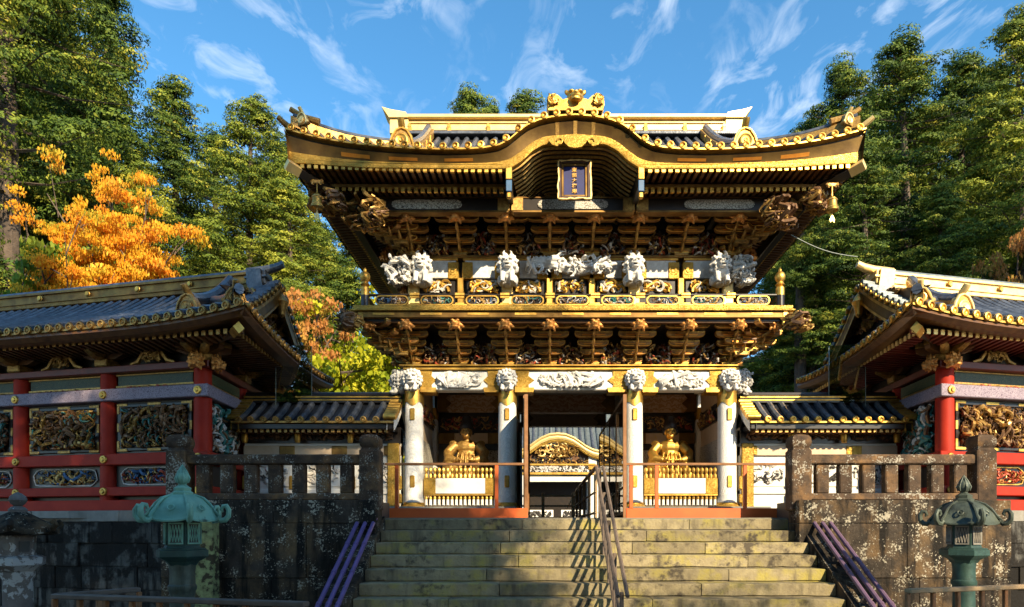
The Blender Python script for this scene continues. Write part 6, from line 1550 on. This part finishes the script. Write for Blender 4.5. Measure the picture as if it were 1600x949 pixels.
# right of the gate
cedar(1318, 108, 34, 1, 'dark cedar closest to the right gate eaves', 1.1)
cedar(1412, 68, 36, 0, 'tallest cedar of the right hand grove', 1.35)
cedar(1503, 100, 38, 2, 'cedar in the middle of the right hand grove', 1.35)
cedar(1592, 36, 30, 3, 'sunlit cedar at the right frame edge', 1.2, 1.1)
cedar(1352, 240, 28, 0, 'lower bright cedar above the sunlit corridor ridge', 1.35, 2.5)
cedar(1470, 300, 27, 2, 'lower dark cedar behind the sunlit corridor ridge', 1.4)
cedar(1268, 195, 37, 3, 'cedar rising just past the right gate eaves', 1.2)
cedar(1370, 150, 42, 2, 'cedar filling the gap right of the dark cedar by the eaves', 1.5)
cedar(1545, 120, 42, 1, 'cedar between the middle and the edge of the right hand grove', 1.5)
cedar(1255, 330, 40, 2, 'slim cedar with bare trunk beside the right gate eaves', .9)
cedar(1280, 300, 43, 0, 'second slim cedar with bare trunk beside the right gate eaves', .9)
cedar(1440, 180, 50, 1, 'far cedar filling the gap in the right hand grove', 1.4)
cedar(1560, 200, 48, 0, 'far cedar behind the sunlit cedar at the right edge', 1.4)
cedar(1215, 400, 50, 1, 'far dark cedar low behind the right gate eaves', 1.5)
cedar(1290, 420, 52, 3, 'far dark cedar behind the bare trunks', 1.5)
# bare trunks
for x_, d_, r_ in ((1250, 30, .30), (1271, 33, .24)):
    X = px(x_, d_); zb = ground_z(X, d_) - .2; g = MB(); g.tube([(0, 0, 0), (.05, 0, 4), (0, 0, 9), (.1, 0, 17)], [r_ * 1.2, r_, r_ * .85, r_ * .4], 10)
    t = thing('cedar_tree', 'tall bare grey cedar trunk %s behind the sunlit corridor' % ('nearest the gate balcony' if x_ == 1250 else 'standing second from the gate balcony'), 'tree', (X, d_, zb), 0, 'bare cedar trunks')
    g.build('trunk', 'bark', t); inst(CED[2][2], 'crown', t, (0, 0, 6.5), (0, 0, x_), (.55, .55, .45))

# maples
MO = maple_proto(21, 8, 3.6, 'leaf_orange', per=230, n=560, leaf=.105, flat=.16)
MG = maple_proto(22, 6, 3.2, 'leaf_green', per=130, n=120)
ML = maple_proto(23, 6, 2.6, 'leaf_lime', per=230, n=170, flat=.4, leaf=.14)
MRu = maple_proto(24, 5, 2.4, 'leaf_rust', per=260, n=150, flat=.3, leaf=.12)
def maple(px_, ytop, d, proto, H0, label, w=1.0, rz=0):
    X = px(px_, d); zb = ground_z(X, d) - .1; H = 1.6 + (825 - ytop) / 1000 * d - zb; s = H / H0
    plant('maple_tree', 'tree', proto, (X, d, zb), (s * w, s * w, s), rz, label)
maple(190, 252, 20, MO, 8, 'bright orange autumn maple above the shaded corridor roof', .38, .4)
maple(112, 345, 19.0, MO, 8, 'second orange maple lower down by the left corridor roof', .44, 2.2)
maple(-5, 345, 18.6, MG, 6, 'green and yellow maple at the left frame edge above the corridor', .42, 1)
maple(540, 455, 27, ML, 6, 'lime yellow maple between the shaded corridor and the gate', .80, 1.5)
maple(485, 468, 29, MRu, 5, 'rust red maple behind the end of the shaded corridor', .5, .4)
maple(462, 480, 26, MRu, 5, 'low rust maple touching the corridor gable', .42, 2.0)
maple(1580, 372, 24, MRu, 5, 'rust brown maple behind the sunlit corridor at the right edge', .34, 3)
maple(530, 440, 32, MG, 6, 'green maple behind the lime yellow maple', .7, 1)
for x_, y_, H_, k_, lb_ in ((21.5, 18.5, 19, 1, 'cedar beyond the right frame edge beside the sunlit corridor'), (26.5, 17.0, 21, 0, 'second cedar beyond the right frame edge'), (31.0, 15.0, 22, 1, 'third cedar beyond the right frame edge')):
    plant('cedar_tree', 'tree', CED[k_], (x_, y_, ground_z(x_, y_) - .2), (H_ / HH * 1.35, H_ / HH * 1.35, H_ / HH), x_, lb_, 'cedars beyond the right frame edge')
# cedars standing behind the viewer: they throw the shade on the left of the court
def shade(x, y, H, k, w, rz, label): plant('cedar_tree', 'tree', CED[k], (x, y, 0), (H / HH * w, H / HH * w, H / HH), rz, label, 'cedars behind the viewer')
shade(4.6, -6, 24.5, 1, 1.3, 0, 'cedar behind the viewer shading the left corridor')
shade(0.2, -8, 25.5, 0, 1.6, 1, 'second cedar behind the viewer shading the left corridor')
shade(-3.4, -6, 24, 1, 1.55, 2, 'third cedar behind the viewer shading the left wall')
shade(-8.0, -6, 23.5, 0, 1.5, 4, 'fourth cedar behind the viewer, outermost on the shaded side')
shade(7.7, -6, 14.3, 3, 2.1, 3, 'low cedar behind the viewer shading the left of the stairs')
shade(5.0, -6.5, 15.5, 1, 2.0, 5, 'second low cedar behind the viewer shading the left of the stairs')
